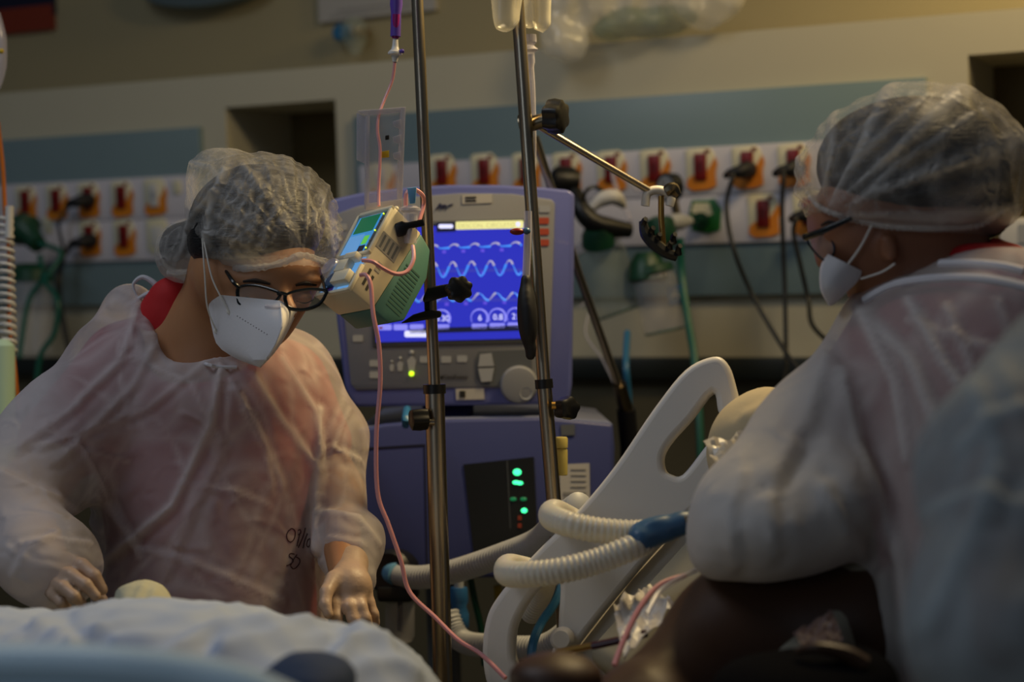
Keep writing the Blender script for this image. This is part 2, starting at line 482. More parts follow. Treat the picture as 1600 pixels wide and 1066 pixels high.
M['pgl'] = mat('lit_pump_green', '#408030', .3, emit=.9, ecol='#5cb84a')
M['pnav'] = mat('navy_key', '#1b2348', .4)
M['purple'] = mat('purple_plastic', '#5b3fa0', .4)
M['pinkred'] = mat('magenta_fluid', '#8e1f6a', .3)
M['pink'] = mat('pink_tube', '#d08f92', .3, spec=.6)
M['clear'] = mat('clear_plastic', '#d8d6dc', .12, alpha=.22, spec=.8)
M['clearb'] = mat('clear_plastic_rim', '#c8c4d0', .2, alpha=.45, spec=.8)
M['film'] = mat('plastic_film', '#e6e3d8', .12, alpha=.42, bump=.3, bscale=26, ridged=1.0, spec=1.0)
M['glass'] = mat('jar_glass', '#a9b5ad', .08, alpha=.30, spec=.9)
M['yel'] = mat('yellow_plastic', '#c2a424', .5)
M['yelp'] = mat('pale_yellow_tube', '#c9b968', .45)
M['cyan'] = mat('light_blue_plastic', '#6ea6cc', .4, alpha=.9)
M['bluep'] = mat('blue_connector', '#34597c', .4, bump=.15, bscale=30)
M['bluef'] = mat('blue_filter', '#2c5f90', .4)
M['hose'] = mat('corrugated_hose', '#d8d5cb', .35, sss=.15, transl=.3)
M['hosew'] = mat('corrugated_hose_white', '#b9bcc2', .4, transl=.2)
M['rail'] = mat('bed_plastic', '#d6d2cc', .4, coat=.15)
M['railb'] = mat('pale_blue_bed_plastic', '#c6dde8', .4)
M['matt'] = mat('mattress_cover', '#8d8878', .55, bump=.1, bscale=10)
M['pillow'] = mat('pillow_cloth', '#b9a988', .8, bump=.25, bscale=25)
M['sheet'] = mat('sheet_cloth', '#a6b3cc', .8, bump=.15, bscale=30, ridged=.35)
M['darkcloth'] = mat('dark_cloth', '#0b0b0e', .9, spec=.05)
M['bluecloth'] = mat('dark_blue_cloth', '#1a3358', .8)
M['greent'] = mat('green_tube', '#17594a', .4)
M['greend'] = mat('dark_green_plastic', '#14402b', .4)
M['bluet'] = mat('blue_tube', '#2c6c96', .4)
M['orangew'] = mat('orange_wire', '#c06a20', .5)
M['white'] = mat('white_plastic', '#d0cdc6', .4)
M['mint'] = mat('mint_plastic', '#a9c7b4', .4)
M['blood'] = mat('dark_red_tube', '#3a0c14', .3)
M['navy'] = mat('navy_print', '#14162c', .5)
M['rust'] = mat('rust_print', '#7a2c14', .5)
M['slatep'] = mat('slate_blue_plastic', '#56656a', .5)
M['paper'] = mat('paper', '#a7a49f', .7)
M['brass'] = mat('brass', '#b08a4a', .35, metal=1)
M['skin'] = mat('light_brown_skin', '#a87650', .5, sss=.15, vary=.06, vscale=20, bump=.04, bscale=120)
M['skin2'] = mat('warm_brown_skin', '#8c5c42', .5, sss=.15, vary=.06, vscale=20)
M['skind'] = mat('dark_brown_skin', '#3f2717', .5, sss=.0, vary=.1, vscale=12, bump=.05, bscale=90)
M['lip'] = mat('eyelid_skin', '#7c4f38', .5)
M['hair'] = mat('black_hair', '#0d0a09', .45, bump=.6, bscale=60, stretch=(1, 1, 6))
M['brow'] = mat('eyebrow_hair', '#20140e', .7)
M['red_s'] = mat('red_scrub_cloth', '#b01318', .75, bump=.2, bscale=60)
M['pink_s'] = mat('wine_scrub_cloth', '#96343e', .8, bump=.2, bscale=60)
M['trous'] = mat('dark_trouser_cloth', '#3a2a33', .8)
M['shoe'] = mat('black_shoe', '#151515', .5)
M['gown'] = mat('nonwoven_gown', '#dcd4d4', .6, alpha=.42, avar=.07, transl=.25, bump=.15, bscale=60, ridged=.55, spec=.35)
M['gown2'] = mat('nonwoven_gown_white', '#d2cdc8', .65, alpha=.46, avar=.07, transl=.22, bump=.12, bscale=50, ridged=.35, spec=.3)
M['gownb'] = mat('nonwoven_gown_blue', '#a0a9ad', .65, alpha=.58, avar=.08, transl=.22, bump=.12, bscale=50, ridged=.35, spec=.3)
M['seam'] = mat('gown_binding', '#d9d7dc', .6, transl=.2)
M['cap'] = mat('bouffant_cap', '#dedad4', .38, alpha=.17, avar=.08, transl=.3, bump=.2, bscale=140, ridged=.5, spec=.5)
M['capr'] = mat('cap_elastic_rim', '#dcd8d2', .55, alpha=.5, transl=.25, bump=.6, bscale=120)
M['mask'] = mat('respirator_cloth', '#dcd9da', .7, transl=.1, bump=.08, bscale=200)
M['strap'] = mat('elastic_strap', '#d9d5cd', .6)
M['glove'] = mat('latex_glove', '#b89c86', .48, alpha=.9, bump=.4, bscale=60, spec=.6)
M['handskin'] = mat('hand_skin', '#a06c48', .5)
M['pen'] = mat('pen_ink', '#3a2226', .7)
M['frame'] = mat('glasses_frame', '#0d1416', .25)
M['lens'] = mat('glasses_lens', '#d8dcd8', .03, alpha=.12, spec=.9)
M['hoop'] = mat('black_hose', '#17191a', .5)

# ------------------------------------------------------------------ the room
WD = Vector((math.sin(math.radians(64.8)), -math.cos(math.radians(64.8)), 0))    # along the service wall, to the right
WN = Vector((-WD.y, WD.x, 0)) * -1                                               # out of the wall, into the room
if WN.y > 0: WN = -WN
W0 = CAM + 3.6 * fw; W0.z = 0
def W(u, z, off=0.0): return W0 + WD * u + WN * off + Vector((0, 0, z))
def wuv(px, py, off=0.0):
    ray = P(px, py, 1) - CAM
    o = W0 + WN * off
    t = (o - CAM).dot(WN) / ray.dot(WN); p = CAM + ray * t
    return (p - W0).dot(WD), p.z
def wbox(mb, u0, u1, z0, z1, n0, n1):
    return mb.hexa([W(u0, z0, n0), W(u1, z0, n0), W(u1, z0, n1), W(u0, z0, n1), W(u0, z1, n0), W(u1, z1, n0), W(u1, z1, n1), W(u0, z1, n1)])
def wpoly(mb, pts, off, th):
    a = [W(u, z, off) for u, z in pts]; return mb.prism(a, [p - WN * th for p in a])

NI = (-0.69, -0.405)      # left niche
NR = (0.942, 1.6)        # right niche
nz1 = 1.672
mb = MB(); wbox(mb, -5, NI[0], 0, 1.745, -.28, 0); wbox(mb, NI[1], NR[0], 0, 1.745, -.28, 0); wbox(mb, NI[0], NI[1], nz1, 1.745, -.28, 0)
wbox(mb, NI[0], NI[1], 0, 1.215, -.28, 0); wbox(mb, NR[0], 3.2, 1.668, 1.745, -.28, 0); wbox(mb, NR[0], 3.2, 0, 1.0, -.28, 0)
tag(mb.build('wall_back', M['wall'], shade=20), kind='structure')
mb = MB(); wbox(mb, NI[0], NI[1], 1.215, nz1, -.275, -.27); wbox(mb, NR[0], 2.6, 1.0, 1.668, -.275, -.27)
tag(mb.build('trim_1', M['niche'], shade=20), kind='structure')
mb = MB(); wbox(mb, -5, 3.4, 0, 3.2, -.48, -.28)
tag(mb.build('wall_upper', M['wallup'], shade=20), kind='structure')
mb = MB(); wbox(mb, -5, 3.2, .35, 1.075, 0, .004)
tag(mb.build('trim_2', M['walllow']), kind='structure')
mb = MB(); wbox(mb, -5, 3.2, 1.07, 1.113, 0, .03)
tag(mb.build('trim_3', M['bumper'], bevel=.004), kind='structure')
mb = MB(); mb.hexa([Vector((x, y, z)) for z in (-.05, 0) for x, y in ((-5, -3), (5, -3), (5, 7), (-5, 7))])
tag(mb.build('floor', M['floor']), kind='structure')

# headwall panels
def headwall(u0, u1, label):
    t = thing('headwall_panel', W((u0 + u1) / 2, 1.237, .01), label, 'wall panel', 'service panels on the wall')
    mb = MB(); wbox(mb, u0, u1, 1.235, 1.632, 0.0, .018); mb.build('backing', M['slate'], t, bevel=.002)
    mb = MB(); wbox(mb, u0 + .015, u1 - .01, 1.432, 1.525, .018, .026); wbox(mb, u0 + .015, u1 - .01, 1.337, 1.430, .018, .026)
    mb.build('outlet_strip', M['strip'], t, bevel=.001)
    return t
headwall(-2.6, -.752, 'slate grey panel with white outlet strip at the left, behind the first nurse')
headwall(-.352, .868, 'slate grey panel with white outlet strip behind the ventilator and poles')

OUT = {}
def outlet(px, py, kind, label, s=1.0, dark=False):
    u, z = wuv(px, py, .03)
    g = 'power outlets on the white strips' if kind == 'red' else None
    t = thing('power_outlet' if kind != 'gas' else 'gas_outlet', W(u, z, .026), label, 'outlet', g)
    o = .0265
    if kind == 'gas':
        mb = MB(); wpoly(mb, [(u + x * .034, z + y * .034) for x, y in ((-.95, .2), (-.75, .95), (.2, .95), (.6, 1), (1, .4), (.9, -.8), (.2, -1), (-.8, -.8))], o + .004, .005); mb.build('plate', M['green'], t, bevel=.001)
        mb = MB(); wpoly(mb, [(u + x * .034, z + y * .034) for x, y in ((-.8, .3), (-.6, .8), (.3, .75), (.5, .1), (-.2, -.1))], o + .006, .003); mb.build('sticker', M['cream'], t)
        mb = MB(); mb.lathe(W(u - .006, z - .008, o), WN, [(0, .016), (.016, .016), (.016, .009), (.03, .008)]); mb.build('socket', M['greend'], t)
        return
    mb = MB(); wpoly(mb, [(u - .002 + x * .030 * s, z + y * .041 * s) for x, y in ((-1, .9), (-.7, 1), (.6, 1.02), (.95, .75), (1, .3), (.9, -.6), (.6, -.9), (-.6, -.95), (-.95, -.7))], o + .003, .004)
    mb.build('plate', M['cream'], t, bevel=.001)
    if kind in ('red', 'white'):
        mb = MB(); wpoly(mb, [(u + x * .030 * s, z + y * .040 * s) for x, y in ((1.0, .55), (1.12, .2), (.98, -.2), (1.02, -.85), (.55, -1.0), (-.6, -1.05), (-1.0, -.85), (-.95, -.5), (-.6, -.3), (-.1, -.2), (.45, -.1), (.7, .2))], o + .0045, .0015)
        mb.build('sticker', M['orange'], t)
        mb = MB(); wpoly(mb, [(u + x * .012 * s, z + .004 + y * .026 * s) for x, y in ((-1, 1), (1, 1), (1, -1), (-1, -1))], o + .010, .007)
        mb.build('socket', M['red'] if kind == 'red' else M['white'], t, bevel=.0015)
        mb = MB(); wpoly(mb, [(u + x * .006 * s, z + .004 + y * .010 * s) for x, y in ((-1, .8), (0, 1), (1, .8), (1, -.8), (0, -1), (-1, -.8))], o + .0106, .001)
        mb.build('socket_face', M['redd'] if kind == 'red' else M['vlight'], t)
        if kind == 'red':
            mb = MB(); wpoly(mb, [(u + .014 + x * .005, z + .034 * s + y * .003) for x, y in ((-1, 1), (1, 1), (1, -1), (-1, -1))], o + .0048, .001)
            mb.build('red_mark', M['red'], t)
    elif kind == 'frame':
        mb = MB(); wpoly(mb, [(u + x * .017, z + y * .023) for x, y in ((-1, 1), (1, 1), (1, -1), (-1, -1))], o + .005, .002); mb.build('cover', M['white'], t, bevel=.001)
        mb = MB(); wpoly(mb, [(u + x * .024 + .006, z + y * .012 - .012) for x, y in ((.7, 1.6), (.8, 1.6), (.85, -1.1), (-.4, -1.1))], o + .0035, .001); mb.build('sticker', M['orange'], t)
right1 = [(691, 272, 'just right of the front pole'), (757, 271, 'above the middle of the ventilator screen'), (822, 270, 'half hidden by the second pole'),
          (885, 270, 'above the right corner of the ventilator'), (955, 268, 'crossed by the sloping steel arm'), (1023, 266, 'just above the round gauge'),
          (1095, 264, 'right above the green gas outlet'), (1168, 261, 'holding the leftmost cable plug'), (1240, 258, 'beside the second nurse')]
for x, y, l in right1: outlet(x, y, 'red', 'red socket on orange sticker, upper row, ' + l)
outlet(1193, 337, 'red', 'red socket on orange sticker in the lower row, right of the green gas outlet')
outlet(1264, 334, 'red', 'red socket in the lower row, nearest the face of the second nurse')
outlet(597, 285, 'white', 'outlet with grey socket seen through the clear pump lid')
outlet(1101, 338, 'gas', 'green gas outlet with cream sticker in the lower row')
for x, y, l in [(40, 318, 'leftmost'), (88, 316, 'second from the left'), (138, 313, 'third from the left, with a plug'), (190, 311, 'just left of the white socket')]:
    outlet(x, y, 'red', 'dim red socket in left panel upper row, ' + l)
outlet(242, 308, 'white', 'white socket at the right end of the left panel upper row')
outlet(140, 373, 'red', 'dim red socket in lower row of left panel, with black plug')
outlet(194, 372, 'red', 'dim red socket in lower row of the left panel, without a plug')
outlet(246, 370, 'frame', 'blank white cover plate at the right end of the lower row, left panel')
outlet(277, 293, 'small', 'small cream plate at the top right of the left panel', .4)
outlet(75, 352, 'small', 'small cream plate between the two rows at the left of the left panel', .5)

# plugs with their cables
def plugged(px, py, path, label, ax=1.0, r=.0045, plabel=None):
    t = thing('power_plug', W(*wuv(px, py, .04), .04), label, 'power cable', 'black mains cables plugged into the panels')
    u, z = wuv(px, py, .05)
    mb = MB(); mb.sweep([W(u, z, .034), W(u, z, .055), W(u - .006, z - .004, .07), W(u - .022, z - .006, .075), W(u - .036, z - .012, .072)], [.017, .016, .014, .010, .006], n=10)
    mb.build('plug', M['blackr'], t)
    mb = MB(); pts = [W(u - .03, z - .01, .072)] + [P(*p) for p in path]
    mb.sweep(pts, r, n=8, sub=8); mb.build('cable', M['cable'], t)
plugged(1166, 265, [(1145, 275, 3.25), (1135, 320, 3.25), (1145, 385, 3.2), (1175, 460, 3.2), (1215, 530, 3.15), (1245, 575, 3.1), (1275, 610, 3.05), (1300, 700, 3.0)], 'black cable curving down right from the plug above the lower red socket')
plugged(1243, 262, [(1224, 270, 3.2), (1222, 330, 3.2), (1226, 450, 3.2), (1228, 560, 3.15), (1226, 620, 3.1), (1230, 800, 3.1)], 'black cable hanging straight down left of the second nurse')
plugged(1268, 333, [(1244, 342, 3.2), (1240, 365, 3.2), (1252, 420, 3.2), (1263, 470, 3.2), (1268, 505, 3.15), (1290, 530, 3.1), (1320, 545, 3.0)], 'short black cable ending behind the second nurse, from the lower plug')
plugged(133, 313, [(108, 322, 4.0), (92, 350, 3.98), (100, 400, 3.95), (90, 440, 3.95), (100, 500, 3.9), (112, 560, 3.9)], 'dim black cable from the upper plug of the left panel', r=.004)
plugged(137, 376, [(112, 383, 4.0), (97, 405, 3.97), (92, 450, 3.95), (98, 500, 3.9), (110, 560, 3.88), (118, 640, 3.85)], 'thick black cable from the lower plug of the left panel', r=.006)

# wall dressings above the ledge
UO = -.27
def ubox(mb, p0, p1, n0, n1):
    u0, z1 = wuv(p0[0], p0[1], UO); u1, z0 = wuv(p1[0], p1[1], UO); return wbox(mb, u0, u1, z0, z1, n0, n1)
t = thing('poster', W(*wuv(30, 10, UO), UO), 'dark navy poster with rust band at the top left corner', 'poster')
mb = MB(); ubox(mb, (-60, -160), (85, 22), -.28, -.268); mb.build('sheet', M['navy'], t)
mb = MB(); ubox(mb, (-60, 22), (84, 46), -.28, -.266); mb.build('bottom_band', M['rust'], t)
t = thing('wall_lamp', W(*wuv(330, 5, UO), UO), 'grey wall fitting with a rounded underside at the top edge', 'lamp')
u, z = wuv(333, -40, UO)
mb = MB(); wpoly(mb, [(u + .19 * math.cos(a) , z - .085 * abs(math.sin(a)) ** .7) for a in [math.pi * i / 16 for i in range(17)]], UO + .06, .06)
mb.build('housing', M['slatep'], t, bevel=.012)
t = thing('notice_board', W(*wuv(590, 0, UO), UO), 'grey paper notice on the wall left of the front pole', 'notice')
mb = MB(); u0, z0 = wuv(500, 36, UO); u1, _ = wuv(682, 10, UO)
mb.hexa([W(u0, z0, -.28), W(u1, z0 + .005, -.28), W(u1, z0 + .005, -.266), W(u0, z0, -.266), W(u0, z0 + .3, -.28), W(u1, z0 + .3, -.28), W(u1, z0 + .3, -.266), W(u0, z0 + .3, -.266)])
mb.build('sheet', M['paper'], t)
mb = MB()
for i in range(2): mb.sweep([W(u0 + .03 + .02 * i, z0 + .012 + .012 * i, -.2645), W(u1 - .06, z0 + .016 + .012 * i, -.2645)], .0008, n=5)
mb.build('printed_lines', M['gray_ink'], t)
t = thing('vacuum_regulator', W(*wuv(562, 45, UO), UO), 'small glass and blue wall regulator below the grey notice', 'regulator')
u, z = wuv(562, 52, UO)
mb = MB(); mb.lathe(W(u - .028, z, -.26), WN, [(0, .02), (.03, .022), (.04, .015)]); mb.build('blue_knob', M['bluet'], t)
mb = MB(); mb.lathe(W(u + .015, z + .03, -.22), (0, 0, -1), [(0, .018), (.02, .032), (.05, .03), (.085, .012)]); mb.build('glass_bowl', M['glass'], t)
mb = MB(); mb.lathe(W(u + .015, z, -.27), WN, [(0, .012), (.05, .012)]); mb.build('stem', M['brass'], t)

# crumpled clear bags on the ledge: closed puffed shapes
def bag(prims, name, label, m, cat='plastic bag', seed=3, cr=.008, res=.007, group=None):
    o = organic(name, prims, m, None, res=res, disp=fold_fn([], cr * .5, 24, seed, cr * 2.0), sm=0)
    return tag(o, label, cat, group)
bag([ell(980, 0, 3.45, 125, 52, .07, 4, .02), ell(900, 5, 3.45, 55, 50, .06, 20, .02), ell(880, 60, 3.42, 35, 28, .03, 40, .02)], 'plastic_bag', 'large crumpled clear bag lying on the wall ledge right of second pole', M['film'], seed=2)
bag([ell(1105, -5, 3.35, 58, 45, .06, -8, .02)], 'plastic_bag', 'smaller clear round bag at the right end of the ledge bags', M['film'], seed=5)
bag([ell(1010, 35, 3.4, 80, 20, .04, -8, .02)], 'tubing_pack', 'flat pack with green tubing under the large clear bag', mat('green_film', '#6f8f76', .3, alpha=.3), 'pack', seed=8)

# wall gas set: flow meters, jars, gauge
def jar(px0, py0, px1, py1, d, r0_, name, label, m, lidm, extra=None):
    t = thing(name, P(px0, py0, d), label, 'jar')
    a = P(px0, py0, d); b = P(px1, py1, d); s = d / F; L = (b - a).length; R = r0_ * s
    mb = MB(); mb.lathe(a, b - a, [(0, R * .75), (L * .06, R * .95), (L * .12, R), (L * .9, R), (L * .97, R * .93), (L, R * .8), (L * .99, R * .6), (L * .96, R * .3)], 28); mb.build('bowl', m, t)
    mb = MB(); mb.lathe(a + (a - b) * .13, b - a, [(0, R * .6), (L * .03, R * .95), (L * .15, R * 1.02), (L * .16, R * .5)], 24); mb.build('lid', lidm, t)
    mb = MB(); ring = [b + (P(px0 + 1000 * 0, py0, d) - a) + (Vector((0, 0, 0))) for _ in range(1)]
    ax = (b - a).normalized(); x = ax.orthogonal().normalized(); y = ax.cross(x)
    mb.sweep([b - ax * .003 + (x * math.cos(q) + y * math.sin(q)) * R * .92 for q in [2 * math.pi * i / 24 for i in range(24)]], .0022, n=6, sub=1, closed=True); mb.build('base_rim', mat(name + '_rim', '#5f7a6a', .2, alpha=.7), t)
    return t
jar(932, 385, 970, 490, 3.25, 42, 'suction_jar', 'clear glass suction jar hanging tilted right of the ventilator', M['glass'], M['clearb'])
t = jar(1020, 425, 1040, 520, 3.2, 34, 'humidifier_jar', 'frosted humidifier jar with a blue label beside the glass jar', M['clear'], M['greend'])
mb = MB(); pl = Pl(1052, 460, 3.185); pl.slab(mb, [(1040, 447), (1066, 444), (1070, 474), (1046, 478)], 0, .0006); mb.build('blue_label', M['bluep'], t)
mb = MB(); mb.sweep(pl.path([(1049, 466), (1056, 453), (1062, 466)], .001), .0009, n=5, sub=1); mb.sweep(pl.path([(1051, 461), (1060, 461)], .001), .0008, n=5, sub=1); mb.build('letter', M['white'], t)
t = thing('flow_meter', P(1030, 370, 3.2), 'green gas flow meter with grey connector next to the green outlet', 'flow meter')
mb = MB(); mb.lathe(P(1030, 338, 3.2), P(1036, 400, 3.2) - P(1030, 338, 3.2), [(0, .012), (.006, .026), (.03, .03), (.05, .026), (.075, .012)]); mb.build('body', M['greend'], t)
mb = MB(); mb.lathe(P(1045, 348, 3.2), P(1085, 345, 3.25) - P(1045, 348, 3.2), [(0, .014), (.008, .016), (.03, .016), (.045, .012), (.06, .009)]); mb.build('connector', M['vlight'], t)
mb = MB(); mb.lathe(P(1010, 395, 3.2), P(1012, 440, 3.2) - P(1010, 395, 3.2), [(0, .02), (.02, .034), (.05, .038), (.055, .03)]); mb.build('cap', M['greend'], t)
t = thing('pressure_gauge', P(1050, 292, 3.25), 'round pressure gauge with dark rim behind the end of the steel arm', 'gauge')
mb = MB(); c = P(1050, 293, 3.27); ax = (WN + rt * -.8).normalized()
mb.lathe(c, ax, [(-.01, .02), (-.006, .027), (.018, .028), (.02, .026), (.017, .0225)]); mb.build('case', M['black'], t)
mb = MB(); mb.lathe(c, ax, [(.016, .0225), (.0175, .0225)]); mb.build('dial', M['paper'], t)
mb = MB(); mb.sweep([c + ax * .019, c + ax * .019 + up * .014 - rt * .006], .001, n=5, sub=1); mb.build('needle', M['ink'], t)
mb = MB(); mb.lathe(P(1053, 312, 3.26), P(1060, 350, 3.22) - P(1053, 312, 3.26), [(0, .008), (.045, .008)]); mb.build('stem', M['chromed'], t)
t = thing('suction_regulator', P(915, 330, 3.2), 'dark suction regulator assembly above the glass jar', 'regulator')
mb = MB(); mb.lathe(P(860, 282, 3.25), P(905, 285, 3.25) - P(860, 282, 3.25), [(0, .018), (.01, .028), (.04, .028), (.055, .02)]); mb.build('knob', M['black'], t)
mb = MB(); mb.sweep([P(898, 300, 3.2), P(910, 330, 3.18), P(935, 352, 3.18), (P(985, 360, 3.2))], [.014, .018, .02, .014], n=12); mb.build('manifold', M['black'], t, bevel=0)
mb = MB(); mb.lathe(P(932, 355, 3.18), P(936, 385, 3.2) - P(932, 355, 3.18), [(0, .022), (.015, .03), (.035, .032)]); mb.build('jar_cap', M['greend'], t)
mb = MB(); mb.sweep([P(912, 320, 3.18), P(915, 300, 3.16), P(930, 292, 3.15), P(952, 305, 3.15)], .0035, n=8); mb.build('wire_loop', M['chromed'], t)
mb = MB(); mb.sweep([P(925, 325, 3.1), P(940, 312, 3.1), P(960, 308, 3.1), P(975, 322, 3.12)], [.008, .014, .014, .006], n=10); mb.build('paper_tag', M['white'], t)
for nm, pts, r, m, lb in [
    ('gas_tube', [(1062, 372, 3.2), (1065, 430, 3.2), (1075, 500, 3.15), (1085, 560, 3.1), (1092, 640, 3.05), (1096, 760, 3.0)], .0075, 'greent', 'teal green gas tube falling behind the top of the bed rail'),
    ('gas_tube', [(62, 400, 3.9), (70, 440, 3.85), (90, 470, 3.8), (85, 520, 3.8), (62, 560, 3.8), (55, 640, 3.8)], .006, 'greent', 'green gas tube looping down at the far left'),
    ('gas_tube', [(60, 380, 3.9), (95, 395, 3.88), (75, 430, 3.85), (45, 470, 3.85), (30, 560, 3.8)], .006, 'greent', 'green gas tube bending toward the left frame edge'),
    ('drain_tube', [(1000, 300, 3.3), (960, 268, 3.3), (965, 300, 3.28), (985, 345, 3.25)], .0045, 'clearb', 'pale drain tube hanging over the crossed outlet'),
    ('blue_tube', [(980, 520, 3.1), (978, 570, 3.0), (982, 620, 3.0), (985, 700, 3.0)], .006, 'bluet', 'blue tube standing behind the bed rail top'),
    ('wire', [(905, 480, 3.2), (925, 470, 3.2), (915, 520, 3.15), (940, 560, 3.1), (960, 600, 3.0)], .002, 'clearb', 'thin pale wire trailing beneath the glass jar')]:
    mb = MB(); mb.sweep([P(*p) for p in pts], r, n=8, sub=8); tag(mb.build(nm, M[m]), lb, 'tube')
# ------------------------------------------------------------------ poles
def pole(p_top, p_mid, p_bot, d, r1, r2, name, label, legs=True):
    a = P(p_top[0], p_top[1], d); b = P(p_mid[0], p_mid[1], d); c = P(p_bot[0], p_bot[1], d)
    a2 = a + (a - b).normalized() * .35
    dirn = (c - b).normalized(); tz = (b.z - .06) / -dirn.z; foot = b + dirn * tz
    t = thing(name, (foot.x, foot.y, 0), label, 'pole', None)
    mb = MB(); mb.sweep([a2, b], r1, n=20, sub=1); mb.build('upper_tube', M['chrome'], t)
    mb = MB(); mb.sweep([b, foot], r2, n=20, sub=1); mb.build('lower_tube', M['chrome'], t)
    mb = MB(); mb.sweep([b - dirn * .006, b + dirn * .006], r2 + .002, n=20, sub=1); mb.build('collar', M['black'], t)
    if not legs:
        mb = MB(); mb.lathe((foot.x, foot.y, 0), (0, 0, 1), [(0, .06), (.012, .06), (.03, .03), (.07, .014)]); mb.build('foot_plate', M['chromed'], t)
        return t
    for i in range(5):
        q = 2 * math.pi * i / 5 + .3; e = Vector((foot.x + .27 * math.cos(q), foot.y + .27 * math.sin(q), .06))
        l = MB(); l.sweep([Vector((foot.x, foot.y, .1)), e], [.014, .010], n=8, sub=1); leg = l.build('leg', M['chromed'], t)
        w_ = MB(); w_.lathe(Vector((e.x - .01, e.y, .03)), (1, 0, 0), [(0, .02), (.004, .029), (.016, .029), (.02, .02)]); w_.build('caster', M['black'], leg)
    return t
PD = 2.24
stand1 = pole((652, 0), (679, 608), (692, 1066), PD, .0078, .0128, 'infusion_stand', 'steel infusion pole nearest the pump, holding it by black clamps')
stand2 = pole((808, 0), (850, 600), (869, 830), PD, .0086, .0098, 'infusion_stand', 'steel pole right of the screen, leaning beside the black bulb', legs=False)
# ------------------------------------------------------------------ ventilator
VD = 2.62
vf = Pl(700, 460, VD, yaw=-.03)
sc = VD / F
t = thing('ventilator', P(750, 900, VD + .15), 'blue and grey ventilator with a lit blue screen behind the two poles', 'ventilator')
mb = MB(); outer = [(512, 322), (516, 312), (560, 302), (620, 294), (700, 289), (780, 289), (850, 293), (890, 297), (898, 304), (897, 420), (894, 600), (890, 627), (880, 632), (700, 634), (560, 636), (546, 632), (538, 600), (526, 500)]
vf.slab(mb, outer, 0, .11); mb.build('monitor_housing', M['vblue'], t, bevel=.006, seg=3)
mb = MB(); face = [(526, 334), (560, 322), (640, 308), (720, 302), (800, 303), (862, 312), (867, 318), (863, 450), (858, 598), (850, 606), (700, 606), (556, 610), (548, 600), (536, 480)]
vf.slab(mb, face, .002, .006); fc = mb.build('front_panel', M['vgrey'], t, bevel=.0015)
mb = MB(); vf.slab(mb, [(578, 348), (826, 341), (823, 536), (582, 543)], .004, .004); sb_ = mb.build('screen_bezel', M['vgreyd'], t, bevel=.0015)
mb = MB(); vf.slab(mb, [(586, 353), (820, 345), (817, 529), (588, 535)], .0048, .0014); scr = mb.build('screen', M['screen'], t)
o1 = .0056
def sl(poly, m, name, parent=scr, off=o1, th=.0006):
    mb = MB(); vf.slab(mb, poly, off, th); return mb.build(name, M[m], parent)
sl([(586, 353), (820, 345), (820, 348.5), (586, 357)], 'scrdark', 'top_band')
sl([(682, 348), (712, 347), (712, 362), (682, 363)], 'scrdark', 'menu_key', off=o1 + .0004)
sl(rr(685, 350.5, 708, 357, 3), 'scrw', 'menu_text', off=o1 + .0009)
sl(rr(712, 346.5, 818, 359, 2, -.02), 'scry', 'alarm_bar', off=o1 + .0008)
text('DESCON. CIRCUITO', vf.q(760, 352.5, o1 + .0013), vf.x + vf.y * .02, vf.y, .0095, M['scrt'], scr, 'alarm_text')
sl(rr(806, 347, 813, 354, 3), 'scrw', 'alarm_icon', off=o1 + .0014)
sl([(588, 468), (818, 466), (818, 471), (588, 473)], 'screen2', 'trace_band')
sl([(588, 423), (818, 419.5), (818, 424), (588, 427.5)], 'screen2', 'trace_band')
sl([(640, 513.5), (812, 508.5), (812, 517), (640, 521.5)], 'scrdark', 'bottom_band')
def wave(fn, x0, x1, nm):
    """grey where breathing in, blue where breathing out"""
    segs = {'scrtr': [], 'scrb': []}; cur = None; run = []
    for i in range(int((x1 - x0) * 1.0) + 1):
        x = x0 + i; y, mm = fn(x)
        if mm != cur and run:
            run.append((x, y)); segs[cur].append(run); run = []
        cur = mm; run.append((x, y))
    segs[cur].append(run)
    for mm, ls in segs.items():
        mb = MB()
        for l in ls:
            if len(l) > 1: mb.sweep(vf.path(l, o1), (.0005, .0021) , n=6, sub=1, flat=vf.n)
        if ls: mb.build(nm, M[mm], scr)
def w1(x):
    b = 388.5 - (x - 680) * .035; ph = ((x - 669) % 32) / 32
    return (b - 5.5 * math.sin(math.pi * min(ph / .55, 1)) ** .8 if ph < .55 else b, 'scrtr' if .02 < ph < .45 else 'scrb')
def w2(x):
    b = 422 - (x - 680) * .03; ph = ((x - 700) % 29.5) / 29.5
    return (b - 11.5 * math.sin(2 * math.pi * ph), 'scrtr' if .06 < ph < .42 else 'scrb')
def w3(x):
    b = 465.5 - (x - 680) * .02; ph = ((x - 742) % 27) / 27
    return (b - 5.5 * math.sin(2 * math.pi * ph), 'scrtr' if (ph < .22 or ph > .8) else 'scrb')
wave(w1, 600, 815, 'pressure_trace'); wave(w2, 600, 815, 'flow_trace'); wave(w3, 600, 812, 'volume_trace')
for row, (y, s0) in enumerate(((393, 694), (428, 695), (475, 698))):
    for i in range(5):
        x = s0 + i * 30
        if x < 812: sl([(x - 3, y - i - 2), (x + 3, y - i - 2), (x + 3, y - i + 3), (x - 3, y - i + 3)], 'scrv', 'trace_tick')
